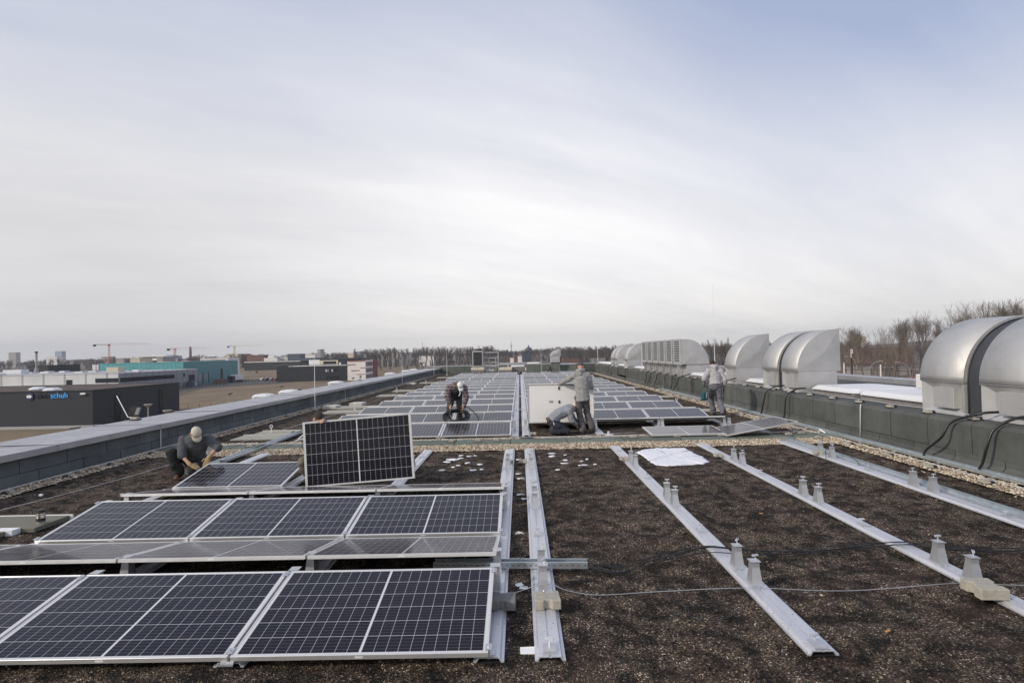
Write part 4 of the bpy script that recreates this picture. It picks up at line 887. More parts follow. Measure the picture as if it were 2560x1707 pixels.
blue_em = pmat('lit_blue_letters', (.05, .35, .75), .4, emit=((.04, .30, .65), .28)); navy = pmat('navy_letters', (.006, .010, .035), .5)
def text(s, x, z, size, mat, parent, y=100.16):
    c = bpy.data.curves.new('letters', 'FONT'); c.body = s; c.size = size; c.extrude = .04; c.space_character = 1.02; c.materials.append(mat)
    o = bpy.data.objects.new('letters', c); COL.objects.link(o); o.parent = parent; L = parent.location; o.location = (x-L.x, y-L.y, z-L.z); o.rotation_euler = (pi/2, 0, 0)
    bpy.context.view_layer.update(); wx = o.dimensions.x
    me = bpy.data.meshes.new_from_object(o.evaluated_get(bpy.context.evaluated_depsgraph_get())); me.name = 'letters'; n = bpy.data.objects.new('letters', me); COL.objects.link(n); n.parent = parent; n.location = o.location; n.rotation_euler = o.rotation_euler
    if not me.materials: me.materials.append(mat)
    bpy.data.objects.remove(o); return wx
wtx = text('aktiv', -91.15, -4.45, 1.42, navy, t); text('schuh', -91.15+wtx+.10, -4.45, 1.42, blue_em, t)
mb = MB(); mb.tube([(-92.3, 100.28, -4.05), (-92.3, 100.10, -4.05)], .72, 24); mb.build('logo_disc', pmat('logo_navy', (.028, .035, .085), .5), t, world=True)
mb = MB(); mb.tube([(-92.55, 100.08, -4.08), (-92.55, 100.05, -4.08)], .27, 14); mb.tube([(-92.12, 100.08, -4.08), (-92.12, 100.05, -4.08)], .27, 14); mb.box(-92.55, -92.12, 100.052, 100.078, -4.35, -3.82); mb.build('logo_mark', M['white'], t, world=True)
# long white and grey hall
t = bld('long white hall with panel joints and a grey side wing', -290, -150, 202.6, 253.5, 7.7, 'whiteclad'); 
part(t, 'grey_side', 'grey', (-150.0, -149.7, 202.6, 253.5, GZ, -2.3)); part(t, 'window_band', 'win', (-149.72, -149.6, 203.2, 236, -5.6, -4.0)); part(t, 'window_band', 'win', (-158.5, -150, 202.4, 202.62, -5.6, -4.0)); part(t, 'door', 'win', (-169.5, -167.4, 202.4, 202.62, -6.6, -4.3)); part(t, 'window', 'win', (-149.72, -149.6, 242.5, 243.5, -5.2, -3.6)); part(t, 'gate', 'win', (-149.72, -149.6, 246.5, 251, -9.9, -4.6))
part(t, 'canopy', 'whiteclad', (-290, -150, 199, 202.3, -7.4, -7.1))
rg = random.Random(8)
for i in range(13): part(t, 'roof_vent', 'whitegrp', (*(lambda a, b: (a, a+rg.uniform(2, 5), b, b+3))(rg.uniform(-235, -158), rg.uniform(206, 250)), -2.2, -2.0+rg.uniform(.2, .6)))
part(t, 'roof_unit', 'beige', (-172, -167, 226, 230, -2.2, -.2)); part(t, 'roof_unit', 'whitegrp', (-225, -217, 236, 240, -2.2, -.4))
t = bld('black block behind the white hall at the far left', -244.5, -234, 270, 290, 10.9, 'dark'); part(t, 'annex', 'dark', (-253, -244.6, 262, 280, GZ, -1.6)); part(t, 'annex', 'whiteclad', (-280, -253.1, 262, 268, GZ, -1.5))
t = thing('steel_chimney', 'slim bright steel chimney rising from the white hall', 'chimney', (-233, 262, GZ)); MB().tube([(0, 0, 0), (0, 0, 9), (0, 0, 10), (0, 0, 17.3)], [1.3, .9, .5, .45], 12).build('stack', MD['concrete'], t); MB().cyl(0, 0, 17.3, 17.9, .7, 12).build('cap', MD['dark'], t)
# teal hall
t = bld('big teal hall with loading docks', -197, -157.4, 254.8, 305, 11.2, 'teal')
part(t, 'end_wall', 'teal_shaded', (-157.4, -157.1, 254.8, 305, GZ, 1.22)); part(t, 'white_corner', 'whiteclad', (-200, -197.1, 254.6, 258, -1.6, .9))  # end wall takes a darker copy of the teal, its shade painted in
for i in range(4): part(t, 'dock_door', 'grey', (-157.1, -157.0, 257+i*5.0, 260.0+i*5.0, -9.3, -4.6)); part(t, 'dock_frame', 'win', (-157.1, -156.95, 260.05+i*5.0, 260.7+i*5., -9.3, -4.2))
part(t, 'tall_door', 'win', (-157.1, -156.98, 287, 289.2, -9.8, -2.8))
for i in range(9): part(t, 'roof_vent', 'whitegrp', (-194+i*4, -192+i*4, 262+(i % 3)*9, 265+(i % 3)*9, 1.2, 1.55))
def yh(px): return 880.8+(1299-px)*.0231
def bx(label, px0, px1, d, ytop, wall, depth=14, **k):     # a building known by its bearings, distance and skyline
    x0, x1 = at(px0, d)[0], at(px1, d)[0]; pm = (px0+px1)/2; h = CAM.z-(ytop-yh(pm))/1392*d-GZ
    return bld(label, x0, x1, CAM.y+d, CAM.y+d+depth, h, wall, **k), x0, x1, CAM.y+d, GZ+h
t, x0, x1, y, z = bx('white office block with dark window bands behind the teal hall', 344, 410, 430, 889, 'cream'); part(t, 'window_band', 'win', (x0+1, x1-3, y-.2, y-.01, z-2.0, z-.9)); part(t, 'lower_block', 'cream', (x0+4, x1+8, y-5, y-.3, GZ, z-3.0)); part(t, 'window_band', 'win', (x0+10, x1+7, y-5.2, y-5.01, z-5.0, z-3.8)); part(t, 'glass_wing', 'blue', (x1, x1+7, y-4, y+8, z-3, z-.4))
bx('beige cube on the roofs left of the white office block', 317, 341, 400, 896, 'beige'); bx('grey unit above the right part of the teal hall roof', 384, 400, 380, 893, 'concrete')
t, x0, x1, y, z = bx('low white building with square windows above the teal hall roof', 495, 566, 350, 896, 'cream')
for i in range(10): part(t, 'window', 'win', (x0+.8+i*1.55, x0+1.6+i*1.55, y-.2, y-.01, z-1.6, z-.8))
bx('ochre and red apartment block on the horizon', 560, 590, 750, 885, 'beige'); bx('red apartment block right of the ochre one', 590, 610, 760, 885, 'brick'); bx('dark red low hall on the horizon', 612, 655, 700, 888, 'brick')
t, x0, x1, y, z = bx('long anthracite hall with white roof edge across the far field', 606, 748, 560, 904, 'dark', 40, roof='whiteclad'); part(t, 'roof_edge', 'whiteclad', (x0, x1, y-.4, y-.2, z-.5, z+.35))
t, x0, x1, y, z = bx('cluster of white roofs behind the long anthracite hall', 656, 690, 610, 895, 'cream'); part(t, 'gable', 'cream', (x0+4, x1-4, y+1, y+8, z, z+2.5)); bx('white roof units right of the gabled white roofs', 696, 716, 620, 893, 'whiteclad')
bx('tall navy clad block left of the gas holder', 716, 748, 600, 885, 'navy'); bx('long lower navy hall right of the tall navy block', 748, 807, 590, 895, 'navy'); bx('white block above the long navy hall', 749, 785, 650, 887, 'cream'); bx('low dark hall with pale edge left of the striped office', 832, 897, 420, 895.5, 'navy', roof='whiteclad')
t = bld('anthracite flat hall with small windows at the edge of the field', -122.2, -86.6, 275, 300, 7.55, 'dark', 'whiteclad')
part(t, 'roof_edge', 'whiteclad', (-116, -86.6, 274.6, 274.84, -2.45, -2.15))
for i in range(6): part(t, 'window', ['whiteclad', 'grey', 'win', 'whiteclad', 'win', 'win'][i], (-97.4+i*1.0, -96.7+i*1., 274.8, 275, -5.4, -4.2))
for i in range(5): part(t, 'window', 'win', (-97+i*1.3, -96+i*1.3, 274.8, 275, -8.8, -7.6))
part(t, 'vent', 'whiteclad', (-91.6, -90.8, 278, 279, -2.3, -.9))
t = bld('upper anthracite storey with beige framed opening', -111, -86.7, 301, 320, 10.6, 'dark', 'whiteclad'); part(t, 'frame', 'beige', (-109.5, -99.5, 300.6, 300.9, -2.2, .2)); part(t, 'opening', 'win', (-107.5, -100.5, 300.4, 300.6, -1.8, -.3)); part(t, 'white_bay', 'cream', (-115.5, -109.6, 300.6, 301, -3, .6))
t = bld('white office block with red stripes and striped window side', -86.4, -77.3, 275.1, 298, 9.5, 'cream', 'red', 'office_block', par=.3)
part(t, 'red_edge', 'red', (-86.3, -77.2, 274.8, 275.0, -.45, -.1)); part(t, 'stripe', 'red', (-86.3, -82.3, 274.9, 275.08, -2.2, -1.9)); part(t, 'stripe', 'red', (-84.4, -80.2, 274.9, 275.08, -5.2, -4.9)); part(t, 'stripe', 'red', (-80., -77.3, 274.9, 275.08, -3.9, -3.7)); part(t, 'stripe', 'red', (-82, -77.3, 274.9, 275.08, -7.1, -6.9)); part(t, 'red_side', 'red', (-77.3, -77.1, 289, 298, GZ, -.1))
for f_ in range(3):
    for i in range(8): part(t, 'window', 'win', (-77.28, -77.1, 276+i*1.6, 276.45+i*1.6, -9.2+f_*3.1, -7.2+f_*3.1))
for lab, p0, p1, d, yt, w in [('beige block behind the white and red office', 868, 885, 700, 883, 'beige'), ('blue grey office tower beside the beige block', 885, 903, 705, 879, 'blue'), ('grey slab building on the horizon behind bare trees', 952, 1001, 620, 881, 'concrete'), ('pale high rise tower on the left horizon', 6, 25, 1500, 881, 'concrete'), ('blue grey high rise on the left horizon', 125, 142, 1500, 878, 'blue'),
        ('white sheds scattered on the left horizon', 103, 130, 760, 893, 'cream'), ('pale low sheds near the orange crane', 243, 262, 800, 892, 'concrete'), ('white sheds just right of the orange crane mast', 280, 300, 800, 896, 'concrete'), ('low white row building left of the cooling unit', 1046, 1086, 600, 890, 'cream'), ('blue tower house on the centre horizon', 1307, 1327, 600, 883, 'navy'),
        ('small blue high rise right of the distant hood', 1390, 1397, 1500, 867, 'blue'), ('red roofed house row behind the far parapet', 1268, 1300, 560, 893, 'brick'), ('cream gabled house behind the far parapet', 1294, 1304, 540, 891, 'cream'), ('long low brick shed before the poplars', 1408, 1448, 420, 896, 'brick'), ('white low shed behind the far parapet', 1275, 1284, 500, 895.5, 'cream'), ('pale sheds below the poplar row', 1478, 1512, 430, 896, 'concrete'), ('dark box building left of the poplars', 1408, 1425, 800, 876, 'navy')]:
    bx(lab, p0, p1, d, yt, w)
t = thing('gas_holder', 'squat beige cylindrical gas holder on the horizon', 'gas holder', (-252, 700, GZ)); MB().cyl(0, 0, 0, 21, 4.2, 28).build('drum', MD['concrete'], t); MB().cyl(0, 0, 21, 21.8, 4.5, 28).build('rim', MD['concrete'], t)
t = thing('factory_chimney', 'tall dark brick chimney on the left horizon', 'chimney', (-538, 900, GZ)); MB().tube([(0, 0, 0), (0, 0, 34)], [2.3, 1.7], 12).build('stack', MD['brick'], t)
t = thing('tv_tower', 'very thin distant television tower on the horizon', 'tower', (-62, 4200, GZ)); MB().tube([(0, 0, 0), (0, 0, 52), (0, 0, 80), (0, 0, 84), (0, 0, 118)], [5, 3.2, 3., 2., .8], 10).build('shaft', MD['concrete'], t); MB().tube([(0, 0, 56), (0, 0, 62), (0, 0, 68)], [4, 8, 4], 12).build('sphere', MD['concrete'], t)
t = thing('radio_mast', 'thin needle mast on the horizon above the left parapet', 'mast', (-262, 1500, GZ)); MB().tube([(0, 0, 0), (0, 0, 46)], [1.4, .5], 6).build('mast', MD['concrete'], t)
t = thing('water_tower', 'blue capped water tower on the centre horizon', 'water tower', (15, 900, GZ)); MB().tube([(0, 0, 0), (0, 0, 15), (0, 0, 18), (0, 0, 21), (0, 0, 24)], [6, 6.5, 5.5, 1.2, .5], 14).build('tower', MD['navy'], t)
# cranes
def crane(label, x, y, h, jib, cj, ang, r, col):
    t = thing('tower_crane', label, 'crane', (x, y, GZ), None, ang); mm = bmat('crane_paint', col, .6, 0, .05); mb = MB(); w = 1.1*r
    for a, b_ in ((-w, -w), (w, -w), (w, w), (-w, w)): mb.tube([(a, b_, 0), (a, b_, h)], .28*r, 4)
    n = int(h/2.4)
    for i in range(n):
        z0, z1 = i*h/n, (i+1)*h/n
        for a, b_, c, d in ((-w, -w, w, -w), (w, -w, w, w), (w, w, -w, w), (-w, w, -w, -w)): mb.tube([(a, b_, z0), (c, d, z1)], .14*r, 3)
    mb.build('mast', mm, t); mb = MB(); J = jib; k = int(J/3)
    for b_ in (-w, w): mb.tube([(0, b_, h), (J, b_, h)], .2*r, 4)
    mb.tube([(0, 0, h+2.2*r), (J*.95, 0, h+1.6*r)], .2*r, 4)
    for i in range(k):
        x0, x1 = i*J/k, (i+1)*J/k; mb.tube([(x0, -w, h), ((x0+x1)/2, 0, h+1.9*r)], .1*r, 3); mb.tube([(x1, w, h), ((x0+x1)/2, 0, h+1.9*r)], .1*r, 3)
    mb.build('jib', bmat('crane_jib', tuple(.45+.5*c for c in col), .6), t); mb = MB(); mb.box(-cj, 0, -w, w, h-.2, h+.5*r); mb.build('counter_jib', MD['dark'], t); MB().box(-cj, -cj+4*r, -w, w, h-3.2*r, h-.2).build('counterweight', MD['dark'], t)
    MB().box(-1.8*r, 1.8*r, -1.3*r, 1.3*r, h-2.5*r, h+.6).build('cab', mm, t); return t
crane('large orange tower crane over the teal hall', -449, 600, 31.0, 38, 14, .6, .62, (.70, .20, .11))
crane('distant pink crane left of the brick chimney', -470, 750, 28, 42, 10, .1, .8, (.62, .25, .22)); crane('distant yellow crane right of the brick chimney', -620, 1200, 40, 62, 15, .05, 1., (.62, .52, .14))
# lamp posts beyond the left parapet
for i, (x, y, z) in enumerate([(-44.2, 80.9, -3), (-43.9, 61.75, -3.), (-36.2, 53.3, -3.), (-35.5, 40.4, -3.), (-44.3, 99.6, -3.), (-36.7, 88.8, -3.), (-40, 130, -3.0)]):
    t = thing('lamp_post', 'grey flat topped lamp post in the field, %s of the row' % ordn(i+1), 'lamp post', (x, y, GZ), 'flat topped lamp posts'); MB().tube([(0, 0, 0), (0, 0, 6.7)], [.09, .06], 8).build('pole', MD['concrete'], t); MB().tube([(0, 0, 6.6), (0, 0, 6.9), (0, 0, 7.0)], [.08, .42, .46], 12).build('head', MD['concrete'], t)
# field fence
t = thing('wire_fence', 'thin wire mesh fence along the near side of the field', 'fence', (-60, 110, GZ)); mb = MB()
for i in range(34): x = -79+i*2.1; mb.box(x, x+.08, 128+i*1.2, 128.08+i*1.2, GZ, GZ+1.7)
mb.build('posts', MD['grey'], t, world=True)
t = thing('wire_fence', 'dark mesh fence along the yard of the teal hall', 'fence', (-130, 240, GZ)); mb = MB()
for i in range(50): a = i/49; x, y = -147+a*36, 212+a*70; mb.box(x-.05, x+.05, y-.05, y+.05, GZ, GZ+2.4); mb.tube([(x, y, GZ+.3), (x+.73, y+1.43, GZ+2.2)], .035, 3)
mb.build('mesh', MD['dark'], t, world=True)
# trucks, cars, containers in the yard
def car(label, x, y, rz, col, L=4.4):
    t = thing('parked_car', label, 'car', (x, y, GZ+.1), 'parked cars in the distance', rz); h = L/2; mt = bmat('car_paint', col, .3)
    MB().prism([(-h, .3), (h, .3), (h, .75), (h*.55, .92), (h*.2, 1.42), (-h*.6, 1.45), (-h*.95, .95), (-h, .8)], -.85, .85, 'y').build('body', mt, t, recalc=True)
    MB().prism([(h*.5, .93), (h*.2, 1.36), (-h*.58, 1.38), (-h*.85, .95)], -.86, .86, 'y').build('windows', MD['win'], t, recalc=True)
    for a in (-h*.62, h*.62):
        for s in (-.8, .8): MB().tube([(a, s-.1, .32), (a, s+.1, .32)], .32, 12).build('wheel', M['black'], t)
    return t
cc = [(.6, .6, .6), (.05, .05, .06), (.3, .3, .33), (.25, .04, .04), (.5, .5, .52), (.05, .08, .2)]
for i in range(9): car('small parked car %s along the row by the anthracite hall' % ordn(i+1), -138+i*2.9, 296-i*1.0, .9, cc[i % 6])
t = thing('truck_trailer', 'white box trailer with dark cab at the teal hall docks', 'truck', (-149, 285, GZ)); MB().box(-1.3, 1.3, -1, 8, 1.1, 3.9).build('box', MD['cream'], t); MB().box(-1.3, 1.3, -4, -1.2, .6, 3.4).build('cab', MD['dark'], t)
for yy in (-3, 5.2, 6.6): MB().tube([(-1.35, yy, .5), (1.35, yy, .5)], .5, 12).build('wheel', M['black'], t)
t = thing('shipping_container', 'rusty brown container in front of the teal hall', 'container', (-147, 268, GZ)); MB().bbox(-1.5, 1.5, -3, 3, 0, 2.5, .05).build('box', MD['brick'], t); MB().box(1.5, 1.56, -2.8, 2.8, .15, 2.35).build('door', MD['brick'], t)
t = thing('portable_toilet', 'blue and white tarpaulin covered cart by the grey gate', 'cart', (-147, 245, GZ)); MB().bbox(-1.4, 1.4, -2.4, 2.4, 0, 2.6, .2).build('cover', MD['navy'], t); MB().box(1.41, 1.46, -1, 1.2, .4, 2.2).build('panel', MD['blue'], t)
for i in range(4): car('car driving on the street behind the right roof, %s from the left' % ordn(i+1), 112+i*11, 168+i*4, .7, cc[(i+2) % 6])
# tram poles, street lamps and catenary on the right
def pole(label, px, py, h, arm=True):
    t = thing('tram_pole', label, 'pole', (px, py, GZ), None); MB().tube([(0, 0, 0), (0, 0, h)], [.13, .10], 8).build('pole', MD['cream'], t)
    if arm: MB().tube([(0, 0, h-3.2), (2.6, 3.0, h-1.8)], .05, 5).build('arm', MD['concrete'], t)
    return t
def slamp(label, px, py, h, s):
    t = thing('street_lamp', label, 'street lamp', (px, py, GZ)); P = [(0, 0, 0), (0, 0, h*.62)]+[(s*2.2*(1-cos(a)), 0, h*.62+h*.38*sin(a)) for a in [.3, .6, .9, 1.2, 1.5]]
    MB().tube(P, .055, 6).build('pole', MD['concrete'], t); MB().box(min(0, s*.9)+s*2.2, max(0, s*.9)+s*2.2, -.15, .15, h-.06, h+.08).build('head', MD['concrete'], t)
pole('nearest pale tram pole left of the large hoods', 60., 99.8, 8.8); pole('second pale tram pole right of the first', 60., 89.4, 8.7, False)
slamp('curved street lamp bending right behind the second tram pole', 72, 112, 8.6, 1); slamp('curved street lamp bending left behind the second tram pole', 82, 114, 8.2, -1); slamp('curved street lamp behind the first tram pole', 90, 146, 9, -1)
wire('upper overhead tram line sagging between the poles', [(30, 130, -.5), (60, 99.8, -1.4), (61, 89.4, -1.5), (66, 70, -1.8)], .035, 'cable', 'overhead_line', 'overhead line', 4); wire('lower overhead tram line between the poles', [(34, 134, -2.3), (62, 99.8, -2.5), (66, 80, -2.6)], .03, 'cable', 'overhead_line', 'overhead line', 4)
t = thing('advert_sign', 'dark red sign board with a white figure on a pole behind the middle hoods', 'sign', (97, 160, GZ)); MB().box(-.7, .7, -.1, .1, 8.0, 11.2).build('board', MD['brick'], t); MB().box(-.15, .15, -.1, .1, 0, 8.5).build('pole', MD['dark'], t); mb = MB(); mb.box(-.3, -.1, -.15, -.11, 8.4, 10.8); mb.box(.12, .3, -.15, -.11, 9.6, 10.8); mb.box(-.1, .12, -.15, -.11, 10.6, 10.8); mb.box(-.1, .12, -.15, -.11, 9.6, 9.8); mb.build('figure', M['white'], t)
bx('beige tower house rising behind the right hand trees', 2146, 2158, 420, 842, 'beige'); bx('long dark red house behind the right hand trees', 2140, 2270, 330, 869, 'brick'); bld('low pale shed under the right hand trees', 128, 150, 210, 216, 3.0, 'concrete')

# ------------------------------------------------------------------ bare winter trees
def bare_tree(seed, h=1., depth=5, spread=.5, up=.55, trunk=.30, nb=(3, 4), r0=.018, poplar=False):
    """returns trunk and crown arrays of thin tapered three sided limbs, height ~1"""
    rg = random.Random(seed); T = []; Cc = []
    def grow(p, d, L, r, lv):
        n = 3 if lv < 2 else 2; q = p; rr = r
        for i in range(n):
            d = (d+Vector((rg.gauss(0, .10), rg.gauss(0, .10), rg.gauss(.04, .06)))).normalized(); q2 = q+d*(L/n); r2 = rr*.84
            (T if lv == 0 else Cc).append((q, q2, rr, r2)); q, rr = q2, r2
            if lv > 0 and lv < depth and i < n-1: kid(q, d, L, rr, lv)
        if lv < depth:
            for _ in range(rg.randint(*nb)): kid(q, d, L, rr, lv)
    def kid(q, d, L, rr, lv):
        az = rg.uniform(0, 2*pi); el = rg.uniform(.35, 1.)*spread; a = d.orthogonal().normalized(); b = d.cross(a)
        nd = (d*cos(el)+(a*cos(az)+b*sin(az))*sin(el)+Vector((0, 0, up*.35))).normalized()
        grow(q, nd, L*rg.uniform(.58, .82), max(rr*.60, .0007), lv+1)
    if poplar:
        q = Vector((0, 0, 0))
        for i in range(14):
            q2 = q+Vector((rg.gauss(0, .004), rg.gauss(0, .004), 1/14)); r1 = r0*(1-i/15); T.append((q, q2, r1, r0*(1-(i+1)/15))); q = q2
            if i > 1:
                for _ in range(7):
                    az = rg.uniform(0, 2*pi); l = rg.uniform(.09, .2)*(1.2-abs(i-6)/9); e = q+Vector((cos(az)*l*.38, sin(az)*l*.38, l)); Cc.append((q, e, .004, .0015))
                    for _ in range(3):
                        e2 = e+Vector((rg.gauss(0, .02), rg.gauss(0, .02), rg.uniform(.03, .08))); Cc.append((q.lerp(e, rg.uniform(.3, 1)), e2, .0022, .0009))
    else: grow(Vector((0, 0, 0)), Vector((0, 0, 1)), trunk, r0, 0)
    def mesh(S):
        v = []; f = []
        for a, b, ra, rb in S:
            d = (b-a).normalized(); x = d.orthogonal().normalized(); y = d.cross(x); i = len(v)
            for p, r in ((a, ra), (b, rb)): v += [p+(x*cos(t)+y*sin(t))*r for t in (0, 2.094, 4.189)]
            f += [(i+k, i+(k+1) % 3, i+3+(k+1) % 3, i+3+k) for k in range(3)]
        return np.array([tuple(p) for p in v]), np.array(f)
    tv, tf = mesh(T); cv_, cf = mesh(Cc); top = max(cv_[:, 2].max(), .1); return (tv/top, tf), (cv_/top, cf)
def tw(name, c1, c2):
    m, N, b = new_mat(name); oi = N.n('ShaderNodeObjectInfo').outputs['Random']; N.put(b.inputs['Base Color'], N.mix(oi, c1, c2)); b.inputs['Roughness'].default_value = .9; return m
M['bark'] = tw('bark', (.13, .105, .085), (.17, .14, .115)); M['twig'] = tw('twigs', (.16, .135, .112), (.21, .175, .145)); M['twig_far'] = tw('far_twigs', (.125, .108, .100), (.13, .112, .103))
VAR = [bare_tree(s, depth=5, spread=sp, up=u, trunk=tr, nb=nb) for s, sp, u, tr, nb in [(1, .60, .55, .30, (2, 3)), (2, .50, .6, .26, (2, 4)), (3, .66, .5, .28, (2, 3)), (4, .42, .7, .24, (3, 3))]]
def np_mesh(name, v, f, mat):
    me = bpy.data.meshes.new(name); k = f.shape[1]; me.vertices.add(len(v)); me.vertices.foreach_set('co', v.astype(np.float32).ravel()); me.loops.add(f.size); me.loops.foreach_set('vertex_index', f.ravel().astype(np.int32)); me.polygons.add(len(f)); me.polygons.foreach_set('loop_start', np.arange(0, f.size, k, dtype=np.int32)); me.update(calc_edges=True); me.materials.append(mat); return me
VM = [(np_mesh('trunk', a[0], a[1], M['bark']), np_mesh('crown', b[0], b[1], M['twig'])) for a, b in VAR]
print('tree faces', [len(b[1]) for a, b in VAR])
def tree(label, x, y, h, k, rz=0, w=1., group=None):
    t = thing('bare_tree', label, 'tree', (x, y, GZ), group, rz); t.scale = (h*w, h*w, h)
    for nm_, me in zip(('trunk', 'crown'), VM[k]): o = bpy.data.objects.new(nm_, me); COL.objects.link(o); o.parent = t
    return t

rt = [(2118, 185, 17.5, 0), (2150, 200, 18, 1), (2180, 175, 16.5, 2), (2222, 190, 20.0, 1), (2260, 186, 18.5, 3), (2292, 192, 22.5, 0), (2330, 180, 18, 2), (2345, 205, 20, 3), (2385, 176, 23.5, 0), (2410, 190, 21, 1), (2440, 178, 24.5, 2), (2475, 184, 24.8, 0), (2508, 180, 24.3, 1), (2545, 186, 23.8, 3), (2590, 180, 24, 0), (2200, 230, 19, 2), (2308, 225, 22, 1), (2370, 215, 18, 2), (2130, 215, 17, 3), (2424, 215, 25, 0), (2460, 210, 26, 3), (2530, 206, 26, 2)]
for i, (px, d, h, k) in enumerate(sorted(rt)):
    x, y = at(px, d); tree('tall bare tree beyond the street at right, %s from the left' % ordn(i+1), x, y, h*1.06, k, i*1.3, random.uniform(.85, 1.1), 'bare trees beyond the street')
for i, (px, d, h) in enumerate([(1756, 330, 16.5), (1771, 335, 18.0), (1786, 330, 18.5), (1800, 340, 17.5), (1815, 335, 19)]):
    x, y = at(px, d); tree('slim upright bare tree between louvre boxes and single hood, %s from the left' % ordn(i+1), x, y, h, 3, i, .55, 'slim trees behind the walking man')
for i, (x, y, h) in enumerate([(-53, 71, 4.5), (-61.5, 84, 5.2), (-30, 47, 4.)]): tree('young thin tree in front of the black clad building, %s' % ['right one', 'left one', 'nearest one'][i], x, y, h, i, 0, .8, None)
for i, (x, y, h) in enumerate([(-131, 303, 5.5), (-119, 309, 6)]): tree(['dark bushy tree in the yard right of the teal hall', 'rusty leaved tree left of the anthracite hall'][i], x, y, h, 2, 0, 1.3)
# distant woods, one mass each
S_VAR = [bare_tree(10+i, depth=3, spread=.6, up=.6, trunk=.2, nb=(3, 4), r0=.02) for i in range(4)]
P_VAR = [bare_tree(30+i, poplar=True, r0=.012) for i in range(2)]
def wood(name, label, px0, px1, d0, d1, h0, h1, n, seed, pop=0., wid=1., fat=2.2, mat='twig_far'):
    rg = np.random.default_rng(seed); Vs = []; Fs = []; b = 0
    for i in range(n):
        px = rg.uniform(px0, px1); d = rg.uniform(d0, d1); x, y = at(px, d); h = rg.uniform(h0, h1)
        src = P_VAR[rg.integers(2)] if rg.random() < pop else S_VAR[rg.integers(4)]
        for vv, ff in src:
            a = rg.uniform(0, 6.28); v = vv.copy(); g = v.reshape(-1, 3, 3); c = g.mean(1, keepdims=True); v = (c+(g-c)*fat).reshape(-1, 3)
            X = (v[:, 0]*cos(a)-v[:, 1]*sin(a))*h*wid+x; Y = (v[:, 0]*sin(a)+v[:, 1]*cos(a))*h*wid+y; Vs.append(np.stack([X, Y, v[:, 2]*h+GZ-.3], 1)); Fs.append(ff+b); b += len(v)
    me = np_mesh(name, np.concatenate(Vs), np.concatenate(Fs), M[mat]); o = bpy.data.objects.new(name, me); COL.objects.link(o); return tag(o, label, 'woods', kind='stuff')
wood('far_woods', 'dark belt of bare woods along the left horizon', -400, 900, 700, 1000, 15, 20, 360, 1, .03, 1.3, 2.0)
wood('far_woods_centre', 'brown belt of bare trees behind the far field, centre left', 880, 1240, 560, 760, 14, 22, 190, 2, .18, 1.2, 1.3)
wood('far_woods_middle', 'hazy grey trees on the centre horizon', 1180, 1400, 700, 950, 14, 18, 120, 3, 0., 1.4, 1.8)
wood('poplar_woods', 'dense belt of poplars and bare trees behind the far right parapet', 1380, 1580, 420, 620, 12, 17.5, 210, 4, .45, 1.1, 1.1)
wood('far_woods_right', 'belt of bare trees behind the hoods', 1560, 2150, 330, 520, 13, 17, 230, 5, .15, 1.2, 1.1)
wood('scrub', 'dense brown undergrowth below the tall right hand trees', 2090, 2800, 192, 250, 8, 15.5, 260, 6, 0, 1.1, .55, 'twig')
wood('far_bushes', 'low far bushes along the edge of the field', 620, 1200, 420, 700, 3, 7, 70, 7, 0, 1.8, 3.5)
# low wooded hills closing the horizon
mb = MB(); rg = random.Random(3)
for i in range(90):
    a0 = -1.15+i*2.3/90; a1 = a0+2.3/90
hp_ = [( -1.2+2.4*i/160) for i in range(161)]; hh_ = [13+4*sin(i*.21)+3*sin(i*.57+1)+rg.uniform(-1.2, 1.2) for i in range(161)]
v = []; 
for a, h in zip(hp_, hh_): v += [(sin(a)*2300, cos(a)*2300, GZ-1), (sin(a)*2360, cos(a)*2360, GZ+h*1.15), (sin(a)*2900, cos(a)*2900, GZ-1)]
f = []
for i in range(160): f += [(3*i, 3*i+3, 3*i+4, 3*i+1), (3*i+1, 3*i+4, 3*i+5, 3*i+2)]
o = mesh_obj('hills', v, f, pmat('wooded_hill', (.085, .07, .065), .95, 0, .4, .02)); tag(o, kind='structure')

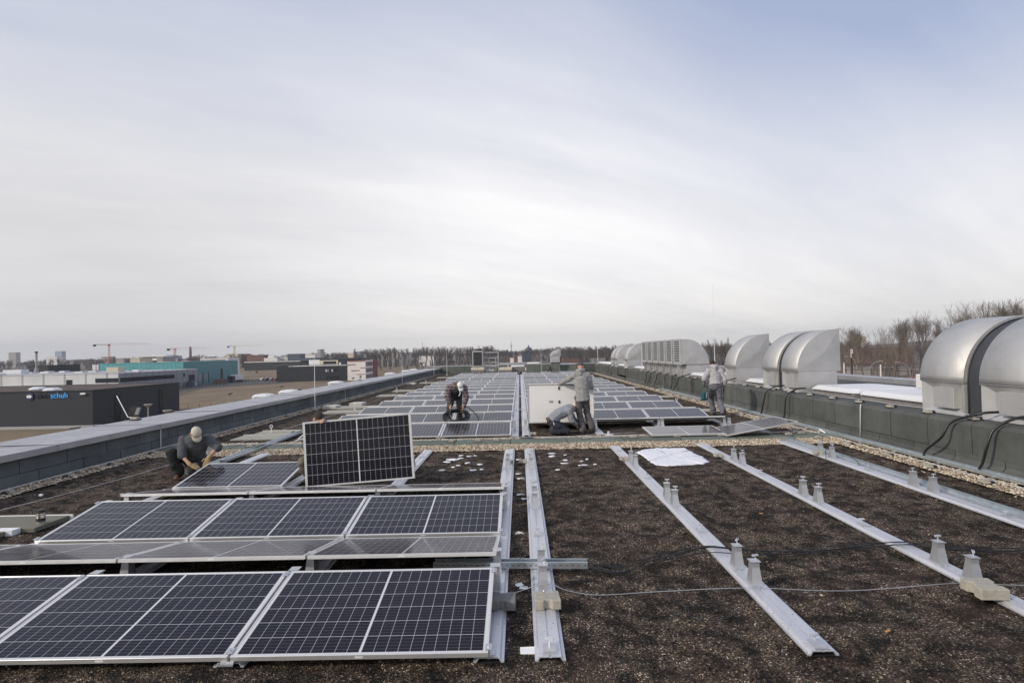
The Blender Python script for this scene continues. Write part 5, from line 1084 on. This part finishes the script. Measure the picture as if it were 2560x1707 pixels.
# ------------------------------------------------------------------ people
from mathutils import noise as mnoise
def _sphere():
    b = bmesh.new(); bmesh.ops.create_icosphere(b, subdivisions=2, radius=1); V = np.array([v.co[:] for v in b.verts]); F = np.array([[v.index for v in f.verts] for f in b.faces]); b.free(); return V, F
SV, SF = _sphere()
class Blob:
    def __init__(s): s.V = []; s.F = []; s.n = 0
    def ell(s, c, r, ax=None):
        r = r if hasattr(r, '__len__') else (r, r, r); v = SV*np.array(r)
        if ax is not None:
            z = Vector(ax[0]).normalized(); x = Vector(ax[1]); x = (x-z*x.dot(z)).normalized(); y = z.cross(x); Mx = np.array([tuple(x), tuple(y), tuple(z)]); v = v @ Mx
        s.V.append(v+np.array(tuple(c))); s.F.append(SF+s.n); s.n += len(SV); return s
    def chain(s, pts, side=None):
        """pts: (x, y, z, r) or (x, y, z, r_side, r_depth)"""
        for p, q in zip(pts[:-1], pts[1:]):
            a, b = Vector(p[:3]), Vector(q[:3]); d = b-a; ra, rb = p[3:], q[3:]; m = min(min(ra), min(rb)); n = max(2, int(d.length/(m*.45))+1)
            for i in range(n+1):
                t = i/n; c = a.lerp(b, t)
                if len(ra) == 1: s.ell(c, ra[0]*(1-t)+rb[0]*t)
                else:
                    w = ra[0]*(1-t)+rb[0]*t; e = ra[1]*(1-t)+rb[1]*t; s.ell(c, (w, e, min(w, e)), (d, side))
        return s
    def build(s, name, mat, parent, voxel=.010, it=4, wrinkle=0., ws=9.):
        L = np.array(tuple(parent.location)); V = np.concatenate(s.V)-L; F = np.concatenate(s.F)
        me = np_mesh(name, V, F, mat); o = bpy.data.objects.new(name, me); COL.objects.link(o)
        r = o.modifiers.new('r', 'REMESH'); r.mode = 'VOXEL'; r.voxel_size = voxel; r.use_smooth_shade = True
        k = o.modifiers.new('s', 'SMOOTH'); k.iterations = it; k.factor = .5
        dg = bpy.context.evaluated_depsgraph_get(); m2 = bpy.data.meshes.new_from_object(o.evaluated_get(dg)); o.modifiers.clear(); o.data = m2; m2.name = name
        if wrinkle:
            n = len(m2.vertices); co = np.empty(n*3, np.float32); m2.vertices.foreach_get('co', co); co = co.reshape(-1, 3); no = np.array([v.normal[:] for v in m2.vertices])
            d = np.array([mnoise.noise(Vector((c[0]*ws, c[1]*ws, c[2]*ws*1.6)))+.5*abs(mnoise.noise(Vector((c[0]*ws*2.3+5, c[1]*ws*2.3, c[2]*ws*3)))) for c in co]); co = co+no*(d*wrinkle)[:, None]
            m2.vertices.foreach_set('co', co.astype(np.float32).ravel()); m2.update()
        if not m2.materials: m2.materials.append(mat)
        m2.polygons.foreach_set('use_smooth', [True]*len(m2.polygons)); o.parent = parent; return o
def hand(B, w, d, nrm, curl=.5, s=1., thumb=1, r=.0088):
    """w wrist, d finger direction, nrm back-of-hand normal, curl in radians per joint toward the palm"""
    w = Vector(w); d = Vector(d).normalized(); nrm = Vector(nrm); nrm = (nrm-d*nrm.dot(d)).normalized(); x = d.cross(nrm).normalized()*thumb
    B.chain([(*(w), .024*s, .019*s), (*(w+d*.035*s), .035*s, .017*s), (*(w+d*.078*s), .040*s, .015*s)], x)
    for i, (o, L) in enumerate([(-.030, .066), (-.010, .076), (.010, .080), (.029, .074)]):
        p = w+d*.085*s+x*o*s; dd = d.copy(); pts = [(*(p-d*.02), r*1.05*s)]
        for j, f in enumerate((.42, .32, .26)):
            q = p+dd*L*f*s*1.05; pts.append((*q, r*(1-.10*j)*s)); p = q; c = curl*(1+.1*i); dd = (dd*cos(c)-nrm*sin(c)).normalized()
        B.chain([(a, b, c_, e) for a, b, c_, e in pts])
    p = w+d*.025*s+x*.030*s; q = p+(d*.6+x*.75-nrm*.2).normalized()*.045*s; e = q+(d*.9+x*.2-nrm*.45).normalized()*.034*s
    B.chain([(*p, .0125*s), (*q, .0105*s), (*e, .0085*s)])
def head(B, c, fwd, up, s=1.):
    f = Vector(fwd).normalized(); u = Vector(up); u = (u-f*u.dot(f)).normalized(); r = f.cross(u); c = Vector(c)
    B.ell(c+u*.02, (.076*s, .096*s, .092*s), (u, r)); B.ell(c-u*.045*s+f*.028*s, (.058*s, .066*s, .070*s), (u, r)); B.ell(c-u*.088*s+f*.058*s, .026*s)
    B.chain([(*(c+f*.092*s+u*.01*s), .010*s), (*(c+f*.112*s-u*.024*s), .014*s)]); B.ell(c+f*.085*s+u*.026*s, (.05*s, .016*s, .010*s), (u, r)); B.ell(c+f*.090*s-u*.055*s, (.026*s, .010*s, .009*s), (u, r))
    for k in (-1, 1): B.ell(c+r*k*.079*s-u*.008*s-f*.008*s, (.009*s, .019*s, .031*s), (u, r)); B.ell(c+r*k*.035*s+f*.075*s-u*.02*s, .022*s)
    return f, u, r
def eyes(t, c, f, u, r):
    for k in (-1, 1): Blob().ell(Vector(c)+r*k*.031+f*.091+u*.008, (.011, .008, .006), (u, r)).build('eye', M['eye'], t, .003, 1)
M['eye'] = pmat('eye', (.05, .035, .03), .3)
M['skin'] = pmat('skin', (.52, .29, .21), .55, 0, .08, 14); M['hair'] = pmat('dark_hair', (.030, .022, .018), .75, 0, .3, 60, .6, 200)
M['hoodie'] = pmat('grey_fleece', (.30, .295, .29), .95, 0, .10, 9, .35, 220); M['hoodie2'] = pmat('blue_grey_fleece', (.25, .26, .29), .95, 0, .10, 9, .35, 220); M['hoodie3'] = pmat('pale_grey_fleece', (.40, .39, .40), .95, 0, .08, 9, .35, 220)
M['charcoal'] = pmat('charcoal_fleece', (.085, .088, .095), .95, 0, .14, 9, .35, 220); M['trouser'] = pmat('grey_work_trousers', (.105, .098, .100), .9, 0, .18, 9, .3, 200); M['trouser_black'] = pmat('black_work_trousers', (.022, .022, .023), .9, 0, .25, 9, .3, 200)
M['trouser_navy'] = pmat('navy_work_trousers', (.030, .032, .045), .9, 0, .25, 9, .3, 200); M['trouser_tan'] = pmat('khaki_trousers', (.16, .135, .105), .9, 0, .2, 9, .3, 200); M['trouser_slate'] = pmat('slate_trousers', (.145, .14, .165), .9, 0, .15, 9, .3, 200)
M['trouser_mixed'] = pmat('dark_taupe_trousers', (.062, .056, .050), .9, 0, .3, 7, .3, 200); M['glove'] = pmat('yellow_leather_glove', (.42, .30, .15), .8, 0, .15, 25, .3, 100); M['boot'] = pmat('brown_leather_boot', (.14, .075, .04), .7, 0, .2, 20); M['shoe'] = pmat('dark_shoe', (.05, .045, .045), .7, 0, .2, 20); M['sole'] = pmat('red_sole', (.42, .06, .04), .7); M['sole_grey'] = pmat('pale_sole', (.36, .36, .33), .7)
M['cap'] = pmat('cream_cap', (.58, .53, .42), .85, 0, .06, 20, .3, 200); M['hatw'] = pmat('white_cap', (.74, .73, .70), .8, 0, .05, 20, .3, 200); M['beanie'] = pmat('dark_check_cap', (.075, .08, .09), .9, 0, .5, 30); M['pouch'] = pmat('black_pouch', (.015, .015, .017), .8)
m, N, b = new_mat('plaid_flannel'); co = obco(N); s_ = N.xyz(co)
g1 = N.m('GREATER_THAN', N.m('SINE', N.m('MULTIPLY', N.m('ADD', s_[0], s_[1]), 75)), .1); g2 = N.m('GREATER_THAN', N.m('SINE', N.m('MULTIPLY', s_[2], 70)), .1)
c = N.mix(g1, (.035, .035, .045), (.17, .13, .135)); c = N.mix(N.m('MULTIPLY', g2, .6), c, (.26, .20, .20)); N.put(b.inputs['Base Color'], c); b.inputs['Roughness'].default_value = .95; M['plaid'] = m
def cap(t, c, f, u, r, mat, brim=True, s=1., beanie=False):
    B = Blob(); c = Vector(c); B.ell(c+u*.045*s-f*.004, (.086*s, .106*s, .080*s), (u, r))
    o = B.build('cap', mat, t, .008, 3)
    L = t.location; bm = bmesh.new(); bm.from_mesh(o.data); lim = .018 if not beanie else .0
    bmesh.ops.bisect_plane(bm, geom=bm.verts[:]+bm.edges[:]+bm.faces[:], plane_co=c-L+u*lim, plane_no=-u+f*(-.08 if not beanie else .25), clear_outer=True); bm.to_mesh(o.data); bm.free()
    sd = o.modifiers.new('s', 'SOLIDIFY'); sd.thickness = .004
    if brim:
        v = []; fc = []; n = 10
        for i in range(n+1):
            a = -1.05+2.1*i/n; e = f*(.098*cos(a))+r*(.080*sin(a)); g = f*(.098*cos(a)+.082*cos(a*.8))+r*(.080*sin(a)+.014*sin(a))-u*.022*cos(a)
            v += [c-L+e+u*.022, c-L+g+u*.016, c-L+g+u*.009, c-L+e+u*.014]
        for i in range(n): fc += [(4*i+j, 4*i+(j+1) % 4, 4*i+4+(j+1) % 4, 4*i+4+j) for j in range(4)]
        fc += [(0, 3, 2, 1), (4*n, 4*n+1, 4*n+2, 4*n+3)]; mesh_obj('brim', v, fc, mat, t, True)
    return o
def shoe(t, heel, toe, up=(0, 0, 1), mat='shoe', sole='black', name='shoe'):
    h, e, u = Vector(heel), Vector(toe), Vector(up).normalized(); d = (e-h).normalized(); x = d.cross(u).normalized(); B = Blob()
    B.chain([(*(h+u*.045), .038, .040), (*(h.lerp(e, .5)+u*.040), .042, .036), (*(e+u*.028-d*.02), .040, .025)], x); B.ell(h+u*.085, .043); o = B.build(name, M[mat], t, .009, 3)
    S = Blob(); S.chain([(*(h+u*.010), .038, .012), (*(h.lerp(e, .45)+u*.010), .034, .012), (*(h.lerp(e, .75)+u*.010), .046, .012), (*(e+u*.010-d*.02), .036, .012)], x); S.build('sole', M[sole], o, .008, 2); 
    q = o.children[0]; q.location = -Vector(t.location)*0; return o
def person(label, loc, P, skin_chains=(), jacket='hoodie', trousers='trouser', hemz=None, sleeves=1., wr=.018, collar=True, legs=True, bulk=1.08, loose=1.12, hood=False):
    """P: dict of joints"""
    t = thing('person', label, 'person', loc)
    side = (Vector(P['shR'])-Vector(P['shL'])).normalized(); V_ = lambda k: Vector(P[k])
    B = Blob(); up = (V_('head')-V_('neck')).normalized(); f, u, r = head(B, P['head'], P['face'], P.get('up', up))
    B.chain([(*V_('neck'), .058), (*(V_('head')-u*.06-f*.02), .054)])
    B.chain([(*V_('chest'), .13, .095), (*V_('neck')-Vector((0, 0, 0)), .075, .06)], side); B.chain([(*V_('hip'), .135, .10), (*V_('waist'), .12, .09), (*V_('chest'), .14, .10)], side)
    for k in 'LR':
        B.chain([(*V_('sh'+k), .050), (*V_('el'+k), .038)]); B.chain([(*V_('el'+k), .038), (*V_('ha'+k), .026)])
        if legs:
            B.chain([(*V_('hi'+k), .085), (*V_('kn'+k), .055)]); B.chain([(*V_('kn'+k), .055), (*(V_('kn'+k).lerp(V_('an'+k), .35)), .056), (*V_('an'+k), .040)])
        hd = P.get('hd'+k)
        if hd: hand(B, P['ha'+k], hd[0], hd[1], hd[2], 1., 1 if k == 'R' else -1)
    B.build('body', M['skin'], t, .0075, 2)
    J = Blob(); hem = V_('hem') if 'hem' in P else V_('hip')
    k_ = bulk; J.chain([(*(hem-(V_('waist')-hem).normalized()*.10), .178*k_, .140*k_), (*hem, .175*k_, .138*k_), (*V_('waist'), .168*k_, .132*k_), (*V_('chest'), .190*k_, .140*k_), (*(V_('chest').lerp(V_('neck'), .6)), .165*k_, .115*k_), (*(V_('neck')-u*.01), .085, .080)], side)
    for k in 'LR':
        s_ = P.get('slv'+k, sleeves); fe = V_('el'+k).lerp(V_('ha'+k), s_)
        J.chain([(*(V_('chest').lerp(V_('sh'+k), .75)), .090*k_), (*V_('sh'+k), .084*k_), (*(V_('sh'+k).lerp(V_('el'+k), .5)), .072*k_), (*V_('el'+k), .068*k_)]); J.chain([(*V_('el'+k), .068*k_), (*(V_('el'+k).lerp(fe, .6)), .056*k_), (*fe, .046)])
    if collar: J.chain([(*(V_('neck')-f*.05+side*.06), .035), (*(V_('neck')-f*.095+u*.0), .042), (*(V_('neck')-f*.05-side*.06), .035)])
    jo = J.build('jacket', M[jacket], t, .011, 2, wr, 7.); bm = bmesh.new(); bm.from_mesh(jo.data); sp_ = (V_('waist')-hem).normalized()
    bmesh.ops.bisect_plane(bm, geom=bm.verts[:]+bm.edges[:]+bm.faces[:], plane_co=hem-t.location-sp_*.06, plane_no=-sp_, clear_outer=True); bm.to_mesh(jo.data); bm.free()
    if hood: Hq = Blob(); n_ = V_('neck'); Hq.chain([(*(n_-f*.06-r*.085+u*.01), .045), (*(n_-f*.115-u*.03), .055), (*(n_-f*.06+r*.085+u*.01), .045)]); Hq.chain([(*(n_-f*.105-u*.03), .060), (*(n_-f*.09-u*.11), .040)]); Hq.build('hood', M[jacket], t, .010, 2, .010)
    if legs:
        T = Blob(); q_ = loose; T.chain([(*V_('hip'), .150*q_, .120*q_), (*((V_('hiL')+V_('hiR'))/2), .150*q_, .118*q_)], side)
        for k in 'LR':
            T.chain([(*V_('hi'+k), .098*q_), (*(V_('hi'+k).lerp(V_('kn'+k), .5)), .090*q_), (*V_('kn'+k), .078*q_)]); T.chain([(*V_('kn'+k), .078*q_), (*(V_('kn'+k).lerp(V_('an'+k), .45)), .076*q_), (*V_('an'+k), .080*q_)])
        T.build('trousers', M[trousers], t, .011, 2, wr*1.2, 6.5)
    return t, f, u, r
# 1 squatting man at the left
P = dict(head=(-5.545, 6.08, .80), face=(.50, -.42, -.85), up=(.55, -.45, .6), neck=(-5.64, 6.20, .715), chest=(-5.66, 6.27, .56), waist=(-5.72, 6.36, .40), hip=(-5.76, 6.44, .30), hem=(-5.74, 6.40, .33), shL=(-5.84, 6.20, .655), shR=(-5.44, 6.28, .665),
         elL=(-5.745, 6.00, .42), haL=(-5.56, 5.93, .275), elR=(-5.215, 6.20, .52), haR=(-5.30, 6.06, .37), hdL=((.7, .1, -.35), (-.2, -.5, .8), .5), hdR=((-.25, -.3, -.8), (.4, -.8, .3), .45), slvL=.15, slvR=.15,
         hiL=(-5.88, 6.42, .28), hiR=(-5.68, 6.44, .28), knL=(-5.93, 6.00, .47), anL=(-5.86, 6.10, .10), knR=(-5.60, 6.08, .12), anR=(-5.70, 6.48, .09))
t, f, u, r = person('person squatting at the left in charcoal sweatshirt and cream cap, bolting a panel corner', (-5.8, 6.2, 0), P, jacket='charcoal', trousers='trouser_black')
cap(t, P['head'], f, u, r, M['cap']); eyes(t, P['head'], f, u, r)
for k, th in (('L', -1), ('R', 1)):
    G = Blob(); hd = P['hd'+k]; hand(G, P['ha'+k], hd[0], hd[1], hd[2], 1.12, 1 if k == 'R' else -1, .0105); w = Vector(P['ha'+k]); e_ = (Vector(P['el'+k])-w).normalized(); G.chain([(*w, .034), (*(w+e_*.055), .036)]); G.build('glove', M['glove'], t, .0065, 1)
shoe(t, (-5.90, 6.14, .01), (-5.80, 5.90, .01), (0, 0, 1), 'boot'); shoe(t, (-5.74, 6.58, .06), (-5.70, 6.38, .01), (0, -.4, .6), 'boot')
Blob().ell((-6.02, 6.24, .25), (.06, .09, .10)).ell((-6.02, 6.22, .18), (.05, .08, .07)).build('tool_pouch', M['pouch'], t, .01, 2)
# 2 man hidden behind the carried panel
held = place_panel(-2.33, 5.09, .085, radians(85), 'solar panel held upright showing its black glass front, man hidden behind it', None, .0, -.068)
P = dict(head=(-3.13, 5.50, 1.085), face=(.35, -.15, -.35), up=(.1, -.1, 1), neck=(-3.10, 5.66, .93), chest=(-3.05, 5.68, .78), waist=(-3.05, 5.74, .60), hip=(-3.05, 5.80, .46), shL=(-3.26, 5.62, .85), shR=(-2.86, 5.62, .85), elL=(-3.33, 5.45, .62), haL=(-3.18, 5.36, .48), elR=(-2.80, 5.42, .82), haR=(-2.93, 5.235, 1.085),
         hdL=((.3, -.6, -.2), (0, 0, 1), .5), hdR=((-.05, -.85, .05), (0, .15, 1), 1.05), hiL=(-3.15, 5.80, .44), hiR=(-2.95, 5.8, .44), knL=(-3.40, 5.46, .36), anL=(-3.34, 5.66, .08), knR=(-2.85, 5.40, .12), anR=(-2.95, 5.80, .10))
t, f, u, r = person('person crouching behind the upright black panel, only shaved head and fingers showing', (-3.1, 5.7, 0), P, jacket='charcoal', trousers='trouser_tan', collar=False)
c = Vector(P['head']); Hh = Blob(); Hh.ell(c+u*.022-f*.004, (.083, .101, .097), (u, r)); o = Hh.build('hair', M['hair'], t, .007, 2)
bm = bmesh.new(); bm.from_mesh(o.data); bmesh.ops.bisect_plane(bm, geom=bm.verts[:]+bm.edges[:]+bm.faces[:], plane_co=c-t.location+u*.0, plane_no=-u*.8+f*.6, clear_outer=True); bm.to_mesh(o.data); bm.free()
eyes(t, P['head'], f, u, r); shoe(t, (-3.36, 5.70, .01), (-3.38, 5.45, .01)); shoe(t, (-2.95, 5.90, .06), (-2.95, 5.70, .01), (0, -.4, .6))
# 3 man with the cable coil
P = dict(head=(-1.475, 12.19, 1.185), face=(.30, -.55, -.75), up=(.25, -.75, .45), neck=(-1.54, 12.31, 1.215), chest=(-1.60, 12.44, 1.10), waist=(-1.64, 12.56, 1.00), hip=(-1.66, 12.66, .92), shL=(-1.80, 12.36, 1.13), shR=(-1.37, 12.34, 1.11), elL=(-1.865, 12.24, .87), haL=(-1.78, 12.12, .665), elR=(-1.30, 12.20, .86), haR=(-1.345, 12.08, .625),
         hdL=((.25, -.35, -.85), (-.6, -.6, .1), .55), hdR=((-.35, -.3, -.8), (.6, -.6, .1), .55), hiL=(-1.76, 12.66, .89), hiR=(-1.56, 12.66, .89), knL=(-1.83, 12.50, .55), anL=(-1.86, 12.58, .19), knR=(-1.54, 12.48, .55), anR=(-1.54, 12.52, .19))
t, f, u, r = person('person in plaid jacket and white cap bending over a big black cable coil', (-1.6, 12.5, .1), P, jacket='plaid', trousers='trouser_mixed', bulk=1.22)
cap(t, P['head'], f, u, r, M['hatw']); eyes(t, P['head'], f, u, r); shoe(t, (-1.86, 12.64, .11), (-1.88, 12.40, .11)); shoe(t, (-1.53, 12.60, .11), (-1.51, 12.36, .11))
V3 = Blob(); sd_ = Vector(P['shR'])-Vector(P['shL']); V3.chain([(-1.665, 12.60, .90, .215, .180), (-1.60, 12.43, 1.08, .205, .182), (-1.56, 12.36, 1.18, .15, .125)], sd_.normalized()); V3.build('vest', pmat('dark_vest', (.030, .032, .042), .8, 0, .15, 9), t, .012, 3, .008)
wire('black scarf cord tail hanging from the neck of the plaid jacket', [(-1.50, 12.17, 1.08), (-1.46, 12.08, .98), (-1.50, 12.05, .90)], .010, 'white', 'neck_cord', 'cord')
cx, cy_, cz = -1.585, 11.98, .335; rc = random.Random(2); L = Vector((cx, cy_, cz)); t = thing('cable_coil', 'big coil of thick black cable resting on the far left panels', 'cable coil', L)
for j in range(14):
    R0 = .385-.024*(j % 5)-.015*rc.random(); ox, oy, oz = rc.uniform(-.02, .02), rc.uniform(-.015, .015), .022*(j % 3)+rc.uniform(-.01, .01); ti = radians(20)+rc.uniform(-.06, .06); pts = []
    for i in range(41):
        a = 2*pi*i/40; x, y, z = R0*cos(a)+ox, R0*sin(a)+oy, oz+.004*sin(3*a+j); pts.append((x, y*cos(ti)-z*sin(ti), y*sin(ti)+z*cos(ti)))
    MB().tube(pts, .0165, 7, False).build('turn', M['cable'], t, True)
MB().tube(spline([(.25, .1, .22), (.33, .02, .27), (.48, -.05, .15), (.62, -.1, .0), (.64, -.12, -.10), (.55, -.18, -.15), (.35, -.2, -.12)], 8), .013, 7).build('loose_end', M['cable'], t, True)
MB().tube(spline([(-.18, .16, .33), (-.16, .1, .2), (-.17, 0, .1), (-.1, -.2, -.02), (.05, -.3, -.1)], 8), .009, 7).build('tie', pmat('blue_grey_tie', (.14, .17, .2), .6), t, True)
# 4 standing man with the white backed panel
wp = place_panel(1.315, 11.03, 1.262, radians(-90.5), 'upright solar panel showing its white back sheet, held by the standing man', None, .0, .006)
def wb(name, mat, *a):
    mb = MB(); [mb.bbox(*q) for q in a]; return mb.build(name, mat, wp)
for y in (.13, .49): wb('junction_box', M['black'], (-.055, -.015, y-.04, y+.04, -.028, -.0086, .004))
wb('label_plate', pmat('label_grey', (.36, .35, .34), .6), (-.30, -.19, .45, .52, -.0100, -.0086, .0004)); MB().tube(spline([(-.035, .09, -.02), (-.02, .05, -.035), (.05, .035, -.03), (.25, .05, -.02), (.45, .06, -.02)], 6), .006, 6).build('lead', M['cable'], wp, True)
P = dict(head=(1.83, 10.66, 1.700), face=(.25, .85, -.45), up=(0, .35, .9), neck=(1.825, 10.57, 1.575), chest=(1.82, 10.53, 1.36), waist=(1.83, 10.50, 1.12), hip=(1.84, 10.52, .97), hem=(1.84, 10.50, .90), shL=(1.645, 10.54, 1.485), shR=(1.995, 10.54, 1.475), elL=(1.485, 10.72, 1.37), haL=(1.335, 10.93, 1.285), elR=(2.07, 10.60, 1.20), haR=(2.13, 10.86, 1.14),
         hdL=((-.35, .75, -.1), (-.1, .1, 1), .8), hdR=((.15, .85, -.1), (.9, -.1, .2), .7), hiL=(1.745, 10.52, .92), hiR=(1.925, 10.52, .92), knL=(1.755, 10.58, .50), anL=(1.83, 10.48, .10), knR=(1.965, 10.68, .50), anR=(2.075, 10.54, .13))
t, f, u, r = person('person standing with back to us in grey hoodie, holding the white backed panel', (1.9, 10.5, 0), P, jacket='hoodie', trousers='trouser', hood=True)
cap(t, P['head'], f, u, r, M['beanie'], False, 1.03, True); shoe(t, (1.83, 10.42, .005), (1.80, 10.68, .005)); shoe(t, (2.08, 10.42, .09), (2.12, 10.66, .015), (0, -.35, .9)); 
# 5 kneeling man
P = dict(head=(1.66, 10.60, .665), face=(.75, .35, -.65), up=(.6, .2, .6), neck=(1.555, 10.52, .665), chest=(1.42, 10.47, .60), waist=(1.20, 10.40, .51), hip=(1.04, 10.33, .37), shL=(1.44, 10.63, .63), shR=(1.48, 10.34, .60), elL=(1.60, 10.72, .38), haL=(1.74, 10.78, .22), elR=(1.54, 10.34, .35), haR=(1.66, 10.50, .24),
         hdL=((.5, .5, -.6), (.3, -.2, .6), .5), hdR=((.45, .45, -.6), (.4, -.3, .5), .5), hiL=(1.05, 10.42, .34), hiR=(1.05, 10.24, .34), knL=(1.42, 10.55, .09), anL=(1.06, 10.50, .10), knR=(1.40, 10.26, .09), anR=(1.05, 10.20, .12))
t, f, u, r = person('person kneeling in blue grey hoodie at the foot of the white panel', (1.3, 10.4, 0), P, jacket='hoodie2', trousers='trouser_navy')
cap(t, P['head'], f, u, r, M['cap'], False, 1.0, True); shoe(t, (.98, 10.20, .20), (1.08, 10.18, .015), (.9, 0, .35), 'shoe', 'sole_grey'); shoe(t, (.98, 10.48, .20), (1.08, 10.48, .015), (.9, 0, .35), 'shoe', 'sole_grey')
Blob().ell((.95, 10.20, .40), (.035, .05, .07)).build('tool_pouch', M['boot'], t, .008, 2); mb = MB(); mb.tube([(1.06, 10.14, .36), (1.08, 10.13, .28)], .012, 6); mb.build('tool', M['alu'], t, world=True)
# 6 walking man
P = dict(head=(6.275, 13.72, 1.625), face=(.1, .9, -.35), up=(0, .25, .95), neck=(6.295, 13.66, 1.485), chest=(6.29, 13.60, 1.29), waist=(6.27, 13.53, 1.10), hip=(6.265, 13.50, .97), hem=(6.265, 13.50, 1.02), shL=(6.115, 13.60, 1.405), shR=(6.475, 13.60, 1.395), elL=(5.935, 13.50, 1.16), haL=(6.00, 13.70, 1.02), elR=(6.575, 13.50, 1.12), haR=(6.575, 13.62, .86),
         hdL=((.2, .7, -.5), (-.8, 0, .3), .7), hdR=((-.05, .15, -.95), (.9, 0, 0), .8), hiL=(6.185, 13.50, .92), hiR=(6.355, 13.50, .92), knL=(6.19, 13.68, .52), anL=(6.27, 13.74, .11), knR=(6.375, 13.52, .50), anR=(6.395, 13.22, .17))
t, f, u, r = person('person walking away along the right wall in pale grey hoodie', (6.3, 13.5, 0), P, jacket='hoodie3', trousers='trouser_slate')
c = Vector(P['head']); Hh = Blob(); Hh.ell(c+u*.026-f*.012, (.084, .100, .096), (u, r)); o = Hh.build('hair', M['hair'], t, .007, 2); bm = bmesh.new(); bm.from_mesh(o.data); bmesh.ops.bisect_plane(bm, geom=bm.verts[:]+bm.edges[:]+bm.faces[:], plane_co=c-t.location-u*.02+f*.03, plane_no=-u*.4+f*.9, clear_outer=True); bm.to_mesh(o.data); bm.free()
for k, th in (('L', -1), ('R', 1)):
    G = Blob(); hd = P['hd'+k]; hand(G, P['ha'+k], hd[0], hd[1], hd[2], 1.08, 1 if k == 'R' else -1, .010); G.build('glove', M['pouch'], t, .0065, 1)
Hd = Blob(); n_ = Vector(P['neck']); Hd.chain([(*(n_-f*.09+r*-.08+u*.03), .05), (*(n_-f*.13-u*.03), .065), (*(n_-f*.09+r*.08+u*.03), .05)]); Hd.chain([(*(n_-f*.12-u*.02), .07), (*(n_-f*.10-u*.12), .05)]); Hd.build('hood', M['hoodie3'], t, .010, 3, .006)
shoe(t, (6.24, 13.66, .005), (6.30, 13.93, .005), (0, 0, 1), 'shoe', 'sole'); shoe(t, (6.40, 13.10, .17), (6.41, 13.30, .02), (0, .65, .7), 'shoe', 'sole')
Blob().ell((6.09, 13.42, .68), (.055, .10, .15)).ell((6.10, 13.42, .80), (.04, .085, .06)).build('thigh_pouch', M['pouch'], t, .01, 2)
wire('short black cable dangling from the right hand of the walking man', [(6.57, 13.62, .79), (6.55, 13.58, .65), (6.50, 13.50, .5), (6.45, 13.45, .38)], .011, 'cable', 'power_cable', 'cable')
t = thing('cordless_tool', 'cordless tool and bits lying behind the corner of the lone panel', 'tool', (-5.08, 6.45, .05)); mb = MB(); mb.bbox(-.09, .07, -.035, .035, .05, .12, .01); mb.bbox(-.03, .02, -.03, .03, -.05, .05, .008); mb.build('body', M['pouch'], t); MB().tube([(.07, 0, .085), (.13, 0, .085)], .012, 8).build('chuck', M['alu'], t)

# ------------------------------------------------------------------ haze: one box of thin air round everything
m = bpy.data.materials.new('haze'); m.use_nodes = True; m.node_tree.nodes.clear(); N = NT(m.node_tree)
v = N.n('ShaderNodeVolumePrincipled'); v.inputs['Color'].default_value = (.86, .88, .94, 1); v.inputs['Density'].default_value = .00016; v.inputs['Anisotropy'].default_value = .2
N.put(N.n('ShaderNodeOutputMaterial').inputs['Volume'], v.outputs[0])
o = MB().box(-3300, 3300, -1200, 4400, -12, 130).build('haze', m); tag(o, kind='stuff', label='thin pale winter haze over the whole view')
